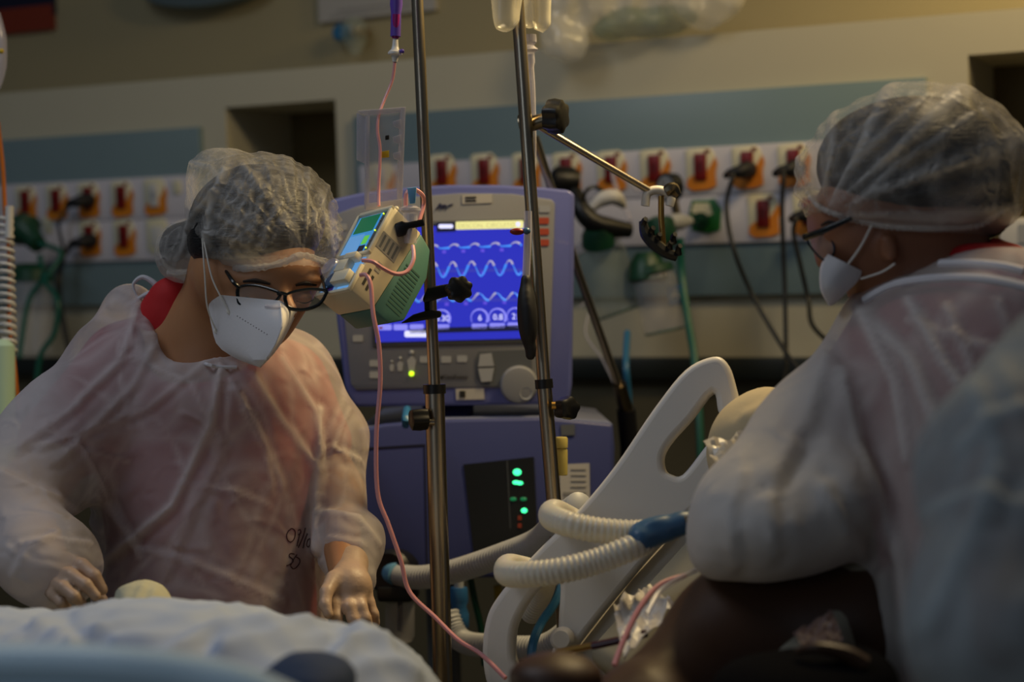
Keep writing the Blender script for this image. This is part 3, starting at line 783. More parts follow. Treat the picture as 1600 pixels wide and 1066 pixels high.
for (gx, gy, tx) in ((690, 498, '0.30'), (749, 497, '6'), (777, 496, '0.8'), (805, 495, '21')):
    mb = MB(); pts = [vf.q(gx + 13 * math.cos(a), gy + 13.5 * math.sin(a), o1 + .0004) for a in [math.radians(150 + 240 * i / 20) for i in range(21)]]
    mb.sweep(pts, (.0005, .0021), n=6, sub=1, flat=vf.n); mb.build('dial_ring', M['scrl'], scr)
    text(tx, vf.q(gx + 1, gy, o1 + .001), vf.x, vf.y, .0125, M['scrw'], scr, 'dial_value')
    sl(rr(gx - 12, gy + 9, gx + 12, gy + 17, 2), 'scrl', 'dial_label')
for gx in (601, 626, 651): sl(rr(gx - 11, 507, gx + 11, 516, 2), 'scrl', 'dial_label')
sl(rr(632, 517, 668, 527, 3), 'scrw', 'soft_key')
sl([(592, 511), (598, 511), (598, 514), (592, 514)], 'redtag', 'alarm_mark', off=o1 + .001)
# panel marks
def onp(poly, m, name, off=.003, th=.001, parent=fc): return sl(poly, m, name, parent, off, th)
onp([(722, 305), (769, 303), (769, 317), (722, 319)], 'label', 'inventory_label')
for yy in (309, 314): onp([(727, yy - 1.5), (744, yy - 2), (744, yy + 1), (727, yy + 1.5)], 'ink', 'label_bar', .0036)
mb = MB()
for l in ([(681, 328), (688, 318), (690, 326)], [(686, 323), (695, 320)], [(692, 326), (696, 320), (699, 326)], [(700, 321), (708, 319)]): mb.sweep(vf.path(l, .003), .0009, n=5, sub=4)
mb.build('maker_mark', M['inkblue'], fc)
for y in (345, 362, 379): onp(rr(841, y - 5, 858, y + 5, 2), 'redtag', 'alarm_button')
onp(rr(842, 322, 860, 332, 2), 'vlight', 'side_button')
for (x, y) in ((559, 529), (585, 568), (585, 586), (534, 355), (664, 562), (697, 562), (722, 561)): onp(rr(x - 8, y - 5, x + 8, y + 5, 2), 'vlight', 'panel_key')
for (x, h) in ((612, 14), (625, 19), (643, 28)):
    onp([(x - 1 - h * .12, 580), (x - h * .25, 580 - h * .6), (x, 580 - h * .85), (x + h * .25, 580 - h * .6), (x + 1 + h * .12, 580)], 'vlight', 'patient_icon')
    mb = MB(); mb.ball(vf.q(x, 579 - h, .003), (h * .13 * sc, h * .13 * sc, .001), 6); mb.build('patient_icon_head', M['vlight'], fc)
mb = MB(); mb.ball(vf.q(643, 584, .003), .0038, 8); mb.build('power_light', M['ledy'], fc)
text('CareFusion', vf.q(712, 589, .0032), vf.x, vf.y, .008, M['ink'], fc, 'maker_name')
onp([(692, 586), (686, 590), (692, 594)], 'ink', 'maker_arrow')
kp = onp([(748, 549), (830, 546), (832, 602), (752, 603), (744, 590), (743, 560)], 'vgreyd', 'keypad', .0035, .002)
onp([(750, 554), (768, 552), (772, 572), (747, 573)], 'vlight', 'confirm_key', .0055, .003, kp)
onp([(747, 576), (772, 575), (768, 596), (752, 597)], 'vlight', 'cancel_key', .0055, .003, kp)
mb = MB(); c = vf.q(811, 601, .002); mb.lathe(c, vf.n, [(0, .029), (.012, .0285), (.018, .026), (.019, .02)], 32); kb = mb.build('control_knob', M['vgrey'], t)
mb = MB(); mb.lathe(vf.q(822, 615, .021), vf.n, [(-.002, .0095), (0.0005, .0095), (-.0005, .007), (0, .0)], 20); mb.build('finger_dimple', M['vlight'], kb)
onp([(712, 608), (756, 607), (757, 624), (713, 625)], 'label', 'maker_label', .002, .002, t)
onp([(718, 611), (727, 611), (727, 621), (718, 621)], 'ink', 'label_mark', .003, .001, t)
# base body
vb = Pl(750, 760, VD - .03)
mb = MB(); vb.slab(mb, [(556, 672), (600, 662), (700, 655), (850, 652), (958, 662), (961, 700), (958, 800), (950, 880), (880, 902), (640, 904), (575, 895), (562, 800)], 0, .30); bb = mb.build('base_housing', M['vblue2'], t, bevel=.006, seg=3)
mb = MB(); a = [vb.q(*p, -.004) for p in ((558, 672), (700, 655), (850, 652), (957, 663))]; b_ = [vb.q(*p, -.27) + up * .002 for p in ((600, 640), (690, 632), (850, 631), (930, 641))]
mb.add(a + b_ + [v - up * .012 for v in a] + [v - up * .012 for v in b_], [(0, 1, 5, 4), (1, 2, 6, 5), (2, 3, 7, 6), (8, 12, 13, 9), (9, 13, 14, 10), (10, 14, 15, 11), (0, 8, 9, 1), (1, 9, 10, 2), (2, 10, 11, 3), (4, 5, 13, 12), (5, 6, 14, 13), (6, 7, 15, 14), (0, 4, 12, 8), (3, 11, 15, 7)])
mb.build('base_top', M['vtop'], t)
def onb(poly, m, name, off=.002, th=.002, parent=bb):
    mb = MB(); vb.slab(mb, poly, off, th); return mb.build(name, M[m], parent)
dp = onb([(724, 726), (834, 714), (840, 838), (740, 868)], 'darkpanel', 'display_panel')
onb([(792, 720), (793, 720), (798, 826), (797, 826)], 'vgreyd', 'panel_divider', .0025)
onb([(566, 700), (664, 694), (665, 697), (567, 703)], 'navy', 'panel_seam', .001)
onb([(662, 697), (664, 697), (668, 890), (666, 890)], 'navy', 'panel_seam', .001)
for (x, y, r_, m_) in ((808, 738, .0062, 'ledg'), (806, 754, .0036, 'ledg'), (812, 755, .0036, 'ledg'), (819, 798, .0046, 'ledg'), (802, 780, .0036, 'ledgd'), (818, 780, .0036, 'ledgd')):
    mb = MB(); mb.ball(vb.q(x, y, .003), (r_ * (1.4 if r_ == .0036 else 1), r_ * .8, .002), 8); mb.build('indicator_light', M[m_], dp)
for y in (806, 818): onb([(809, y), (815, y), (815, y + 7), (809, y + 7)], 'ledr', 'warning_light', .0035, .001, dp)
lb = onb([(874, 726), (921, 724), (922, 789), (876, 800)], 'label', 'paper_label')
for i in range(7):
    y = 733 + i * 9; onb([(892 if i < 4 else 880, y), (916, y), (915, y + (1.6 if i != 4 else 5)), (892 if i < 4 else 880, y + (1.6 if i != 4 else 5))], 'gray_ink', 'label_line', .003, .001, lb)
onb([(876, 664), (898, 663), (898, 680), (877, 681)], 'vgreyd', 'name_plate')
# gas port and column
mb = MB(); c = vb.q(619, 893, .0); mb.lathe(c, vb.n - rt * .3, [(-.01, .034), (.03, .034), (.036, .028), (.034, .016)], 24); mb.build('hose_port', M['black'], t)
mb = MB(); vb.slab(mb, [(588, 918), (648, 916), (655, 932), (640, 942), (590, 941)], .05, .07); mb.build('trap_bracket', M['black'], t, bevel=.004)
mb = MB(); mb.sweep([P(690, 900, VD + .12), Vector((P(690, 900, VD + .12).x, P(690, 900, VD + .12).y, .1))], .026, n=16, sub=1); mb.build('cart_column', M['vgreyd'], t)
mb = MB(); c = P(690, 900, VD + .12); mb.hexa([Vector((c.x + x, c.y + y, z)) for z in (.06, .1) for x, y in ((-.25, -.2), (.25, -.2), (.25, .2), (-.25, .2))]); mb.build('cart_base', M['vgreyd'], t, bevel=.01)
for x, y in ((-.22, -.17), (.22, -.17), (.22, .17), (-.22, .17)):
    mb = MB(); mb.lathe(Vector((c.x + x - .012, c.y + y, .03)), (1, 0, 0), [(0, .02), (.004, .03), (.02, .03), (.024, .02)]); mb.build('caster', M['black'], t)
mb = MB(); mb.sweep([P(700, 633, VD + .06), P(700, 668, VD + .08)], .04, n=16, sub=1); mb.build('neck', M['vblue2'], t)
t2 = thing('water_trap', P(625, 960, 2.55), 'clear water trap cup hanging under the black hose port', 'water trap')
mb = MB(); a = P(625, 941, 2.56); mb.lathe(a, -up, [(0, .022), (.05, .022), (.058, .018), (.062, .008)]); mb.build('cup', M['clear'], t2)
mb = MB(); mb.lathe(a + up * .002, -up, [(0, .004), (.045, .004)]); mb.build('inner_tube', M['vgreyd'], t2)
t2 = thing('bacterial_filter', P(717, 950, 2.55), 'dark blue filter hanging right of the front pole', 'filter')
mb = MB(); a = P(717, 918, 2.55); mb.lathe(a, -up, [(0, .012), (.004, .013), (.02, .014), (.028, .011), (.04, .015), (.058, .015), (.064, .011)]); mb.build('housing', M['bluef'], t2)
mb = MB(); mb.lathe(P(717, 908, 2.55), -up, [(0, .007), (.014, .007)]); mb.build('stem', M['vlight'], t2)
for nm, pts, r, m, lb in [('gas_hose', [(735, 905, 2.6), (742, 940, 2.6), (752, 985, 2.6), (757, 1040, 2.6)], .005, 'greend', 'dark green hose beside the blue filter'),
                          ('gas_hose', [(777, 915, 2.7), (780, 950, 2.7), (780, 1010, 2.7)], .006, 'yel', 'yellow hose behind the bed rail corner'),
                          ('electric_cable', [(535, 490, 2.7), (540, 560, 2.7), (543, 640, 2.6), (556, 720, 2.55), (566, 800, 2.55), (570, 900, 2.6)], .005, 'cable', 'black cord running down the left side of the ventilator'),
                          ('oxygen_tube', [(636, 640, 2.55), (634, 655, 2.5), (634, 664, 2.52)], .006, 'bluet', 'short blue tube on top of the ventilator base')]:
    mb = MB(); mb.sweep([P(*p) for p in pts], r, n=8, sub=8); tag(mb.build(nm, M[m]), lb, 'hose')

# corrugated hoses
def hose(pts, r, name, label, m, pitch=.0062, parent=None, amp=.07):
    V = [Vector(P(*p)) for p in pts]
    mb = MB(); dense = MB().sweep(V, .001, n=3, sub=14, cap=False)
    # resample the centre line evenly
    cl = [sum((dense.v[i * 3 + j] for j in range(3)), Vector()) / 3 for i in range(len(dense.v) // 3)]
    L = [0]
    for i in range(1, len(cl)): L.append(L[-1] + (cl[i] - cl[i - 1]).length)
    n = int(L[-1] / (pitch / 5)); out = []; j = 0
    for i in range(n + 1):
        s = L[-1] * i / n
        while j < len(L) - 2 and L[j + 1] < s: j += 1
        out.append(cl[j].lerp(cl[j + 1], (s - L[j]) / max(L[j + 1] - L[j], 1e-9)))
    mb.sweep(out, lambda l, t: r * (1 + amp * math.sin(2 * math.pi * l / pitch)), n=20, sub=1)
    o = mb.build(name, M[m], parent, shade=80)
    if not parent: tag(o, label, 'hose', None)
    return o
hose([(612, 896, 2.56), (640, 902, 2.53), (672, 901, 2.50), (720, 890, 2.46), (790, 866, 2.40), (840, 845, 2.34), (872, 815, 2.22), (905, 790, 2.14)], .0165, 'corrugated_hose', 'white corrugated hose running from the blue cuff on the ventilator', 'hosew')
mb = MB(); mb.lathe(P(608, 893, 2.565), P(636, 902, 2.53) - P(608, 893, 2.565), [(0, .015), (.008, .019), (.024, .019), (.026, .016)]); tag(mb.build('hose_cuff', M['cyan']), 'pale blue cuff joining the white hose to the black port', 'hose cuff')
hose([(1012, 832, 1.86), (985, 833, 1.87), (930, 828, 1.87), (885, 818, 1.88), (862, 808, 1.93), (868, 800, 1.99), (900, 815, 2.1), (930, 830, 2.2)], .0138, 'corrugated_hose', 'upper cream corrugated hose looping over the bed rail', 'hose', amp=.055)
hose([(1010, 845, 1.85), (980, 859, 1.84), (930, 878, 1.84), (870, 893, 1.84), (812, 898, 1.86), (792, 895, 1.92), (800, 885, 2.02), (850, 905, 2.12), (830, 960, 2.2)], .0138, 'corrugated_hose', 'lower cream corrugated hose hanging nearest across the bed rail', 'hose', amp=.055)
hose([(700, 960, 2.5), (720, 1000, 2.48), (770, 1010, 2.42), (850, 1010, 2.35), (900, 975, 2.3)], .016, 'corrugated_hose', 'pale blurred hose behind the lower bed rail opening', 'hosew')
t = thing('y_connector', P(1040, 830, 1.85), 'blue Y shaped hose connector pointing at the nurse sleeve', 'connector')
o = organic('body', [cap_((1003, 836, 1.86, 21), (1040, 826, 1.85, 16), .01), cap_((1003, 842, 1.845, 22), (1040, 828, 1.85, 17), .01), cap_((1040, 827, 1.85, 18), (1066, 818, 1.85, 18), .006), cap_((1062, 819, 1.85, 19), (1092, 811, 1.85, 13), .004), ell(1020, 816, 1.85, 20, 7, .012, -15, .006)], M['bluep'], t, res=.003)
mb = MB(); mb.lathe(P(1070, 812, 1.835), P(1095, 806, 1.835) - P(1070, 812, 1.835), [(0, .0035), (.02, .0035)]); mb.build('sample_port', M['chrome'], t)

# ------------------------------------------------------------------ infusion pump
s15 = 2.15 / F
O3 = P(562, 336, 2.15)
def cv(x, y, z): return (rt * x - up * y + fw * z) * s15
A_, W_, D_ = cv(-60, 131, -78), cv(58, -9, -59), cv(41, 40, 33)
def B(a, w, d): return O3 + A_ * a + W_ * w + D_ * d
t = thing('infusion_pump', B(.5, .5, 1), 'beige and teal infusion pump tilted on the front pole, with small blue screen', 'infusion pump')
def adprism(poly, w0, w1, name, m, parent=t, bevel=.002):
    mb = MB(); mb.prism([B(a, w0, d) for a, d in poly], [B(a, w1, d) for a, d in poly]); return mb.build(name, M[m], parent, bevel=bevel)
def face_(a0, a1, w0, w1, d0, d1, name, m, parent=t, bevel=.0):
    mb = MB(); mb.hexa([B(a, w, d) for d in (d1, d0) for a, w in ((a0, w0), (a1, w0), (a1, w1), (a0, w1))]); return mb.build(name, M[m], parent, bevel=bevel)
adprism([(0, .02), (0, .98), (.98, .75), (1.0, .02)], 0, 1, 'front_housing', 'pumpb', bevel=.0025)
adprism([(.0, .98), (.06, 1.42), (.32, 1.68), (.83, 1.64), (.97, 1.3), (.98, .75)], .02, .985, 'back_cover', 'teal', bevel=.0025)
# raised rims round the screen and the roller bay
for (a0, a1, w0, w1) in ((0, .035, 0, 1), (.53, .56, 0, 1), (0, .56, 0, .07), (0, .56, .93, 1), (.97, 1.0, 0, 1), (.62, 1.0, 0, .07), (.70, 1.0, .93, 1)):
    face_(a0, a1, w0, w1, -.05, .04, 'bezel', 'pumpw', bevel=.0006)
sp = face_(.05, .52, .08, .92, -.0, .03, 'screen', 'pscreen')
face_(.06, .26, .14, .70, -.012, 0, 'green_display', 'plcd', sp)
face_(.29, .51, .10, .52, -.012, 0, 'light_panel', 'pscreen2', sp)
face_(.32, .42, .56, .70, -.012, 0, 'green_key', 'pgl', sp)
face_(.05, .52, .78, .92, -.008, 0, 'key_column', 'vgreyd', sp)
face_(.44, .51, .55, .72, -.012, 0, 'navy_key', 'pnav', sp)
for a in (.08, .16, .28, .40, .49):
    mb = MB(); mb.ball(B(a, .82, -.03), .0011, 6); mb.build('key_light', M['ledy'] if a in (.08, .28, .49) else M['vlight'], sp)
face_(.60, .985, .06, .94, .0, .03, 'roller_bay', 'pscreen2')
face_(.62, .97, .08, .55, -.006, 0, 'bay_floor', 'clear')
mb = MB(); mb.lathe(B(.72, .22, -.02), -D_, [(0, .013), (.006, .014), (.012, .012), (.013, .004)], 20); mb.build('roller', M['clearb'], t)
mb = MB(); mb.lathe(B(.84, .34, -.0), -D_, [(0, .011), (.005, .011), (.007, .006)], 16); mb.build('blue_roller', M['bluep'], t)
face_(.90, .97, .22, .42, -.02, 0, 'purple_mark', 'purple')
for a0, a1, w0, w1 in ((.59, .66, .52, .86), (.66, .80, .42, .72), (.80, .93, .48, .92)):
    face_(a0, a1, w0, w1, -.22, 0, 'latch', 'pumpw', bevel=.0015)
# side markings (on the w = 1 side)
face_(.28, .46, 1.0, 1.006, .05, .68, 'side_label', 'gray_ink')
for d in (.12, .26, .40, .54): face_(.30, .44, 1.006, 1.010, d, d + .06, 'label_bar', 'vgreyd')
face_(.68, .86, 1.0, 1.008, .18, .25, 'maker_bar', 'ink'); face_(.72, .88, 1.0, 1.008, .32, .39, 'maker_bar', 'ink')
for a in (.58, .62, .66): face_(a - .02, a, 1.0, 1.008, .30, .46, 'maker_letter', 'gray_ink')
for i in range(12):
    mb = MB(); a = .36 + i * .042; mb.hexa([B(x, w, d) for d in (1.0 + .0 * i, 1.48) for x, w in ((a, .984), (a + .018, .984), (a + .018, .99), (a, .99))]); mb.build('vent_slot', M['teald'], t)
for w in (.12, .9):
    mb = MB(); mb.ball(B(-.03, w, .15), .0035, 8); mb.build('hinge', M['pumpw'], t)
# clip and clamp arms
mb = MB(); pc = Pl(640, 355, 2.10); pc.slab(mb, [(616, 350), (628, 345), (634, 348), (662, 342), (664, 353), (638, 358), (634, 368), (620, 371)], 0, .02); mb.build('tube_clip', M['black'], t, bevel=.002)
mb = MB(); pc = Pl(680, 460, 2.17); pc.slab(mb, [(668, 449), (704, 443), (704, 462), (662, 474), (660, 468)], 0, .03); mb.build('clamp_arm', M['black'], t, bevel=.003)
mb = MB(); pc.slab(mb, [(645, 492), (668, 485), (690, 486), (690, 496), (655, 502), (625, 506)], .0, .03); mb.build('clamp_arm', M['black'], t, bevel=.003)
mb = MB(); pc.slab(mb, [(662, 460), (672, 458), (672, 500), (664, 500)], -.01, .02); mb.build('clamp_plate', M['black'], t, bevel=.002)
def star_knob(px, py, d, rpx, axis, label, name='clamp_knob', parent=None, n=7):
    c = P(px, py, d); R = rpx * d / F; ax = Vector(axis).normalized(); x = ax.orthogonal().normalized(); y = ax.cross(x)
    mb = MB(); rings = []
    for h, k in ((-.012, .7), (-.010, .93), (0, 1), (.010, .93), (.012, .7)):
        rings.append([c + ax * h + (x * math.cos(q) + y * math.sin(q)) * R * k * (1 + .09 * math.cos(n * q)) for q in [2 * math.pi * i / 56 for i in range(56)]])
    vs = [v for r in rings for v in r]; m = 56
    mb.add(vs, [(i * m + j, i * m + (j + 1) % m, (i + 1) * m + (j + 1) % m, (i + 1) * m + j) for i in range(4) for j in range(m)] + [tuple(range(m)), tuple(range(4 * m, 5 * m))])
    if parent is None:
        return tag(mb.build(name, M['black']), label, 'knob')
    return mb.build(name, M['black'], parent)
star_knob(717, 452, 2.14, 20, (.25, -1, .1), '', 'clamp_knob', t)
# open lid
t = thing('pump_lid', B(0, .5, .2), 'clear plastic lid standing open above the infusion pump', 'lid')
lp = Pl(598, 250, 2.16, yaw=.1)
def lsl(poly, m, name, off=0, th=.003, bevel=.0006):
    mb = MB(); lp.slab(mb, poly, off, th); return mb.build(name, M[m], t, bevel=bevel)
lsl([(560, 172), (633, 167), (629, 322), (572, 329), (574, 256), (559, 253)], 'clear', 'window', 0, .002)
lsl([(558, 174), (634, 167), (634, 174), (574, 181), (573, 180)], 'clearb', 'top_rim', .003, .016)
lsl([(626, 168), (634, 167), (628, 324), (621, 325)], 'clearb', 'right_rim', .003, .014)
lsl([(571, 182), (578, 181), (577, 326), (570, 328)], 'clearb', 'left_rim', .003, .010)
lsl([(558, 176), (572, 183), (572, 256), (558, 250)], 'clearb', 'side_flap', -.001, .010)
lsl([(574, 318), (628, 311), (628, 323), (570, 329)], 'clearb', 'bottom_rim', .004, .012)
for y in (190, 214, 240): lsl([(614, y), (627, y - 4), (627, y + 12), (616, y + 8)], 'clearb', 'tooth', .004, .006)
lsl([(596, 237), (608, 235), (608, 246), (596, 247)], 'yel', 'yellow_tab', .005, .003)
lsl([(602, 212), (608, 211), (608, 218), (602, 219)], 'ink', 'black_mark', .004, .001)
# pump tubing
for nm, pts, r, m, lb in [
    ('infusion_line', [(617, 96, 2.17), (613, 125, 2.17), (601, 155, 2.165), (592, 180, 2.155), (590, 205, 2.15), (594, 235, 2.15), (592, 290, 2.148), (592, 322, 2.14)], .0019, 'pink', 'pink tube dropping from purple connector behind the clear lid'),
    ('infusion_line', [(634, 325, 2.12), (635, 303, 2.12), (646, 296, 2.125), (660, 305, 2.13), (662, 320, 2.14), (655, 345, 2.13)], .0026, 'pink', 'short pink loop over the top of the pump'),
    ('infusion_line', [(645, 384, 2.09), (646, 405, 2.08), (636, 424, 2.07), (618, 428, 2.06), (598, 419, 2.05), (582, 409, 2.045), (566, 407, 2.05)], .0026, 'pink', 'pink tube curving across the beige side of the pump'),
    ('infusion_line', [(563, 430, 2.045), (572, 430, 2.04), (579, 445, 2.035), (583, 490, 2.03), (592, 540, 2.03), (594, 600, 2.03), (588, 680, 2.03), (590, 770, 2.03), (607, 820, 2.03), (626, 875, 2.03), (640, 925, 2.03), (680, 965, 2.02), (716, 1000, 2.0), (752, 1023, 1.98), (790, 1060, 1.95)], .0026, 'pink', 'long pink tube hanging from the pump to the bed rail')]:
    mb = MB(); mb.sweep([P(*p) for p in pts], r, n=8, sub=10); tag(mb.build(nm, M[m]), lb, 'tube', 'pink infusion tubing')
t = thing('drip_chamber', P(640, 330, 2.11), 'small clear drip chamber with light blue clip beside the pump lid', 'drip chamber')
mb = MB(); mb.lathe(P(641, 322, 2.11), -up, [(0, .008), (.003, .013), (.006, .013), (.009, .009), (.026, .009), (.046, .008)]); mb.build('chamber', M['clearb'], t)
mb = MB(); pc = Pl(643, 310, 2.10); pc.slab(mb, [(636, 294), (651, 292), (649, 318), (640, 319)], 0, .004); mb.build('blue_clip', M['cyan'], t, bevel=.001)
t = thing('syringe_connector', P(617, 50, 2.17), 'purple tube connector with white luer fitting left of the front pole', 'connector')
mb = MB(); mb.lathe(P(620, -30, 2.17), P(618, 58, 2.17) - P(620, -30, 2.17), [(0, .007), (.03, .008), (.04, .0065), (.07, .0065)]); mb.build('purple_cap', M['purple'], t)
mb = MB(); mb.lathe(P(619, 22, 2.165), P(618, 58, 2.17) - P(619, 22, 2.165), [(0, .0045), (.03, .0045)]); mb.build('red_fluid', M['pinkred'], t)
mb = MB(); mb.lathe(P(618, 57, 2.17), P(617, 98, 2.17) - P(618, 57, 2.17), [(0, .003), (.012, .004), (.016, .005), (.020, .009), (.0225, .009), (.024, .005), (.032, .003)]); mb.build('luer', M['white'], t)
mb = MB(); mb.lathe(P(624, 80, 2.165), rt, [(0, .002), (.004, .003), (.006, .002)]); mb.build('valve', M['purple'], t)

# drip bag hanging on the second pole
t = thing('drip_bag', P(815, 10, 2.2), 'clear drip bag hanging at the top of the second pole', 'drip bag')
organic('bag_body', [cap_((786, -60, 2.21, 19), (788, 34, 2.21, 16), .01), cap_((798, -60, 2.22, 16), (800, 30, 2.22, 14), .01), cap_((842, -60, 2.26, 18), (847, 36, 2.26, 14), .01), cap_((826, -60, 2.28, 16), (828, 34, 2.28, 10), .01)], mat('drip_bag_film', '#d8d2bd', .12, alpha=.4, spec=.9, bump=.3, bscale=20), t, res=.005, disp=fold_fn([], .002, 40, 4, .003))
mb = MB(); mb.lathe(P(826, 55, 2.27), P(829, 100, 2.27) - P(826, 55, 2.27), [(0, .010), (.010, .010), (.014, .006), (.02, .012), (.024, .006), (.036, .006), (.045, .003)]); mb.build('port', M['clearb'], t)
mb = MB(); mb.sweep([P(829, 100, 2.27), P(832, 150, 2.27), P(833, 250, 2.27), P(827, 320, 2.265), P(824, 345, 2.26)], .004, n=8); mb.build('line', M['clearb'], t)
t = thing('pressure_bulb', P(822, 495, 2.23), 'black rubber bulb hanging against the second pole', 'bulb')
organic('bulb', [ell(824, 495, 2.20, 16, 52, .018, -3, .01), cap_((822, 440, 2.2, 7), (823, 465, 2.2, 9), .008), cap_((822, 435, 2.2, 8), (822, 442, 2.2, 8), .003), cap_((830, 545, 2.2, 9), (829, 556, 2.2, 8), .006)], M['blackr'], t, res=.003)
mb = MB(); mb.sweep([P(825, 330, 2.2), P(824, 380, 2.2), P(822, 432, 2.2)], .005, n=8); mb.build('air_tube', M['clearb'], t)
t = thing('roller_clamp', P(810, 362, 2.2), 'red and blue clip on the clear tube above the black bulb', 'clip')
mb = MB(); mb.ball(P(808, 362, 2.19), (.0095, .0045, .005), 8); mb.build('red_tab', M['red'], t)
mb = MB(); mb.ball(P(823, 361, 2.19), (.005, .0045, .005), 8); mb.build('blue_tab', M['bluep'], t)
star_knob(655, 655, 2.22, 17, (1, .3, 0), 'black star knob on the left side', parent=stand1, n=5)
mb = MB(); mb.lathe(P(662, 660, 2.22), rt, [(0, .004), (.014, .004)]); mb.build('clamp_screw', M['chrome'], stand1)
star_knob(885, 638, 2.22, 18, (.6, -1, .1), 'black star knob', parent=stand2, n=5)
mb = MB(); mb.lathe(P(862, 634, 2.22), rt, [(0, .005), (.018, .005)]); mb.build('clamp_screw', M['brass'], stand2)
# hose support arm
t = thing('hose_support_arm', P(850, 190, 2.3), 'steel arm with black knob sloping from second pole to a clamp', 'support arm')
star_knob(868, 182, 2.24, 26, (1, -.55, -.1), '', 'locking_knob', t, 6)
mb = MB(); mb.lathe(P(815, 198, 2.26), P(858, 186, 2.25) - P(815, 198, 2.26), [(0, .016), (.008, .017), (.012, .010), (.036, .010)]); mb.build('pivot', M['chromed'], t)
mb = MB(); mb.sweep([P(842, 197, 2.26), P(925, 246, 2.28), P(1018, 300, 2.30)], .0048, n=12, sub=1); mb.build('rod', M['chrome'], t)
mb = MB(); mb.sweep([P(1008, 322, 2.3), P(1012, 302, 2.3), P(1030, 297, 2.3), P(1048, 306, 2.3), P(1046, 322, 2.3)], .006, n=10); mb.build('clamp', M['white'], t)
mb = MB(); mb.sweep([P(1040, 300, 2.28), P(1050, 296, 2.28), P(1060, 306, 2.28)], [.007, .010, .005], n=8); mb.build('wing_nut', M['chromed'], t)
mb = MB(); mb.sweep([P(1033, 306, 2.3), P(1033, 340, 2.3), P(1036, 382, 2.3)], .0042, n=10, sub=1); mb.build('drop_pin', M['brass'], t)
mb = MB(); mb.sweep([P(1004, 345, 2.29), P(1009, 365, 2.29), P(1022, 380, 2.29), P(1040, 394, 2.29), P(1058, 402, 2.29)], [.005, .008, .009, .008, .006], n=8)
for (x, y) in ((1006, 342), (1018, 356), (1028, 366), (1046, 378), (1052, 366), (1060, 384)): mb.sweep([P(x, y + 14, 2.29), P(x, y + 4, 2.285), P(x + 3, y, 2.28)], [.005, .004, .0035], n=6, sub=3)
mb.build('hose_comb', M['black'], t)
t = thing('support_rod', P(930, 480, 2.7), 'long steel rod slanting down behind the ventilator right side', 'rod')
mb = MB(); mb.sweep([P(836, 215, 2.62), P(905, 430, 2.72), P(970, 612, 2.8)], .0068, n=12, sub=1); mb.build('rod', M['chrome'], t)
mb = MB(); mb.sweep([P(967, 600, 2.79), P(978, 640, 2.82)], .012, n=12, sub=1); mb.build('socket', M['chromed'], t)
mb = MB(); mb.sweep([P(978, 640, 2.82), P(984, 700, 2.84), P(984, 780, 2.84)], .016, n=12, sub=1); mb.build('post', M['blackr'], t)
mb = MB(); mb.sweep([P(984, 780, 2.84), Vector((P(984, 780, 2.84).x, P(984, 780, 2.84).y, 0.0))], .014, n=12, sub=1); mb.build('stand', M['blackr'], t)
t = thing('specimen_tube', P(877, 712, 2.25), 'small pale yellow tube stuck on the second pole', 'tube')
mb = MB(); mb.lathe(P(878, 699, 2.27), -up, [(0, .006), (.004, .0075), (.036, .0075), (.037, .0065)]); mb.build('tube', M['yelp'], t)
mb = MB(); mb.lathe(P(877, 683, 2.27), -up, [(0, .007), (.002, .0085), (.014, .0085)]); mb.build('stopper', M['yelp'], t)
# ------------------------------------------------------------------ bed
bed = thing('hospital_bed', P(1000, 1000, 1.9), 'hospital bed with white plastic side rail raised beside the slanted backrest', 'bed')
rp = Pl(980, 800, 2.02, yaw=-.12)
def crv(pts, sub=5):
    q = []; n = len(pts)
    for i in range(n):
        p0, p1, p2, p3 = [Vector(pts[(i + k) % n]) for k in (-1, 0, 1, 2)]
        for k in range(sub):
            t = k / sub
            q.append(tuple(0.5 * ((2 * p1) + (p2 - p0) * t + (2 * p0 - 5 * p1 + 4 * p2 - p3) * t * t + (3 * p1 - p0 - 3 * p2 + p3) * t ** 3)))
    return q
def holed(outer, holes, pl, off, th, name, m, parent, bevel=.006):
    """a plate with holes, triangulated from a filled 2D curve"""
    c = bpy.data.curves.new('c', 'CURVE'); c.dimensions = '2D'; c.fill_mode = 'BOTH'; c.extrude = th / 2 - bevel; c.bevel_depth = bevel; c.bevel_resolution = 3; c.offset = -bevel
    for poly in [outer] + holes:
        s = c.splines.new('POLY'); s.points.add(len(poly) - 1); s.use_cyclic_u = True
        for i, (x, y) in enumerate(poly):
            v = pl.q(x, y, 0) - pl.o; s.points[i].co = (v.dot(pl.x), v.dot(pl.y), 0, 1)
    o = bpy.data.objects.new('c', c); COL.objects.link(o)
    dg = bpy.context.evaluated_depsgraph_get(); me = bpy.data.meshes.new_from_object(o.evaluated_get(dg))
    bpy.data.objects.remove(o); bpy.data.curves.remove(c)
    org = pl.o + pl.n * (off - th / 2) - base_of(parent)
    for v in me.vertices: v.co = pl.x * v.co.x + pl.y * v.co.y + pl.n * v.co.z
    me.materials.clear(); me.materials.append(m); me.shade_smooth()
    try: me.set_sharp_from_angle(angle=math.radians(50))
    except Exception: pass
    me.name = name; ob = bpy.data.objects.new(name, me); COL.objects.link(ob); ob.location = org; ob.parent = parent
    return ob
outer = crv([(1113, 557), (1135, 566), (1148, 600), (1163, 672), (1152, 715), (1105, 775), (1050, 830), (985, 905), (920, 985), (880, 1040), (850, 1085), (800, 1095), (765, 1080), (753, 1030), (757, 975), (775, 935), (830, 870), (900, 800), (960, 728), (1020, 640), (1070, 578)], 5)
h1 = crv([(1113, 614), (1121, 640), (1127, 666), (1100, 700), (1066, 742), (1046, 741), (1037, 733), (1036, 712), (1050, 688), (1080, 655)], 4)
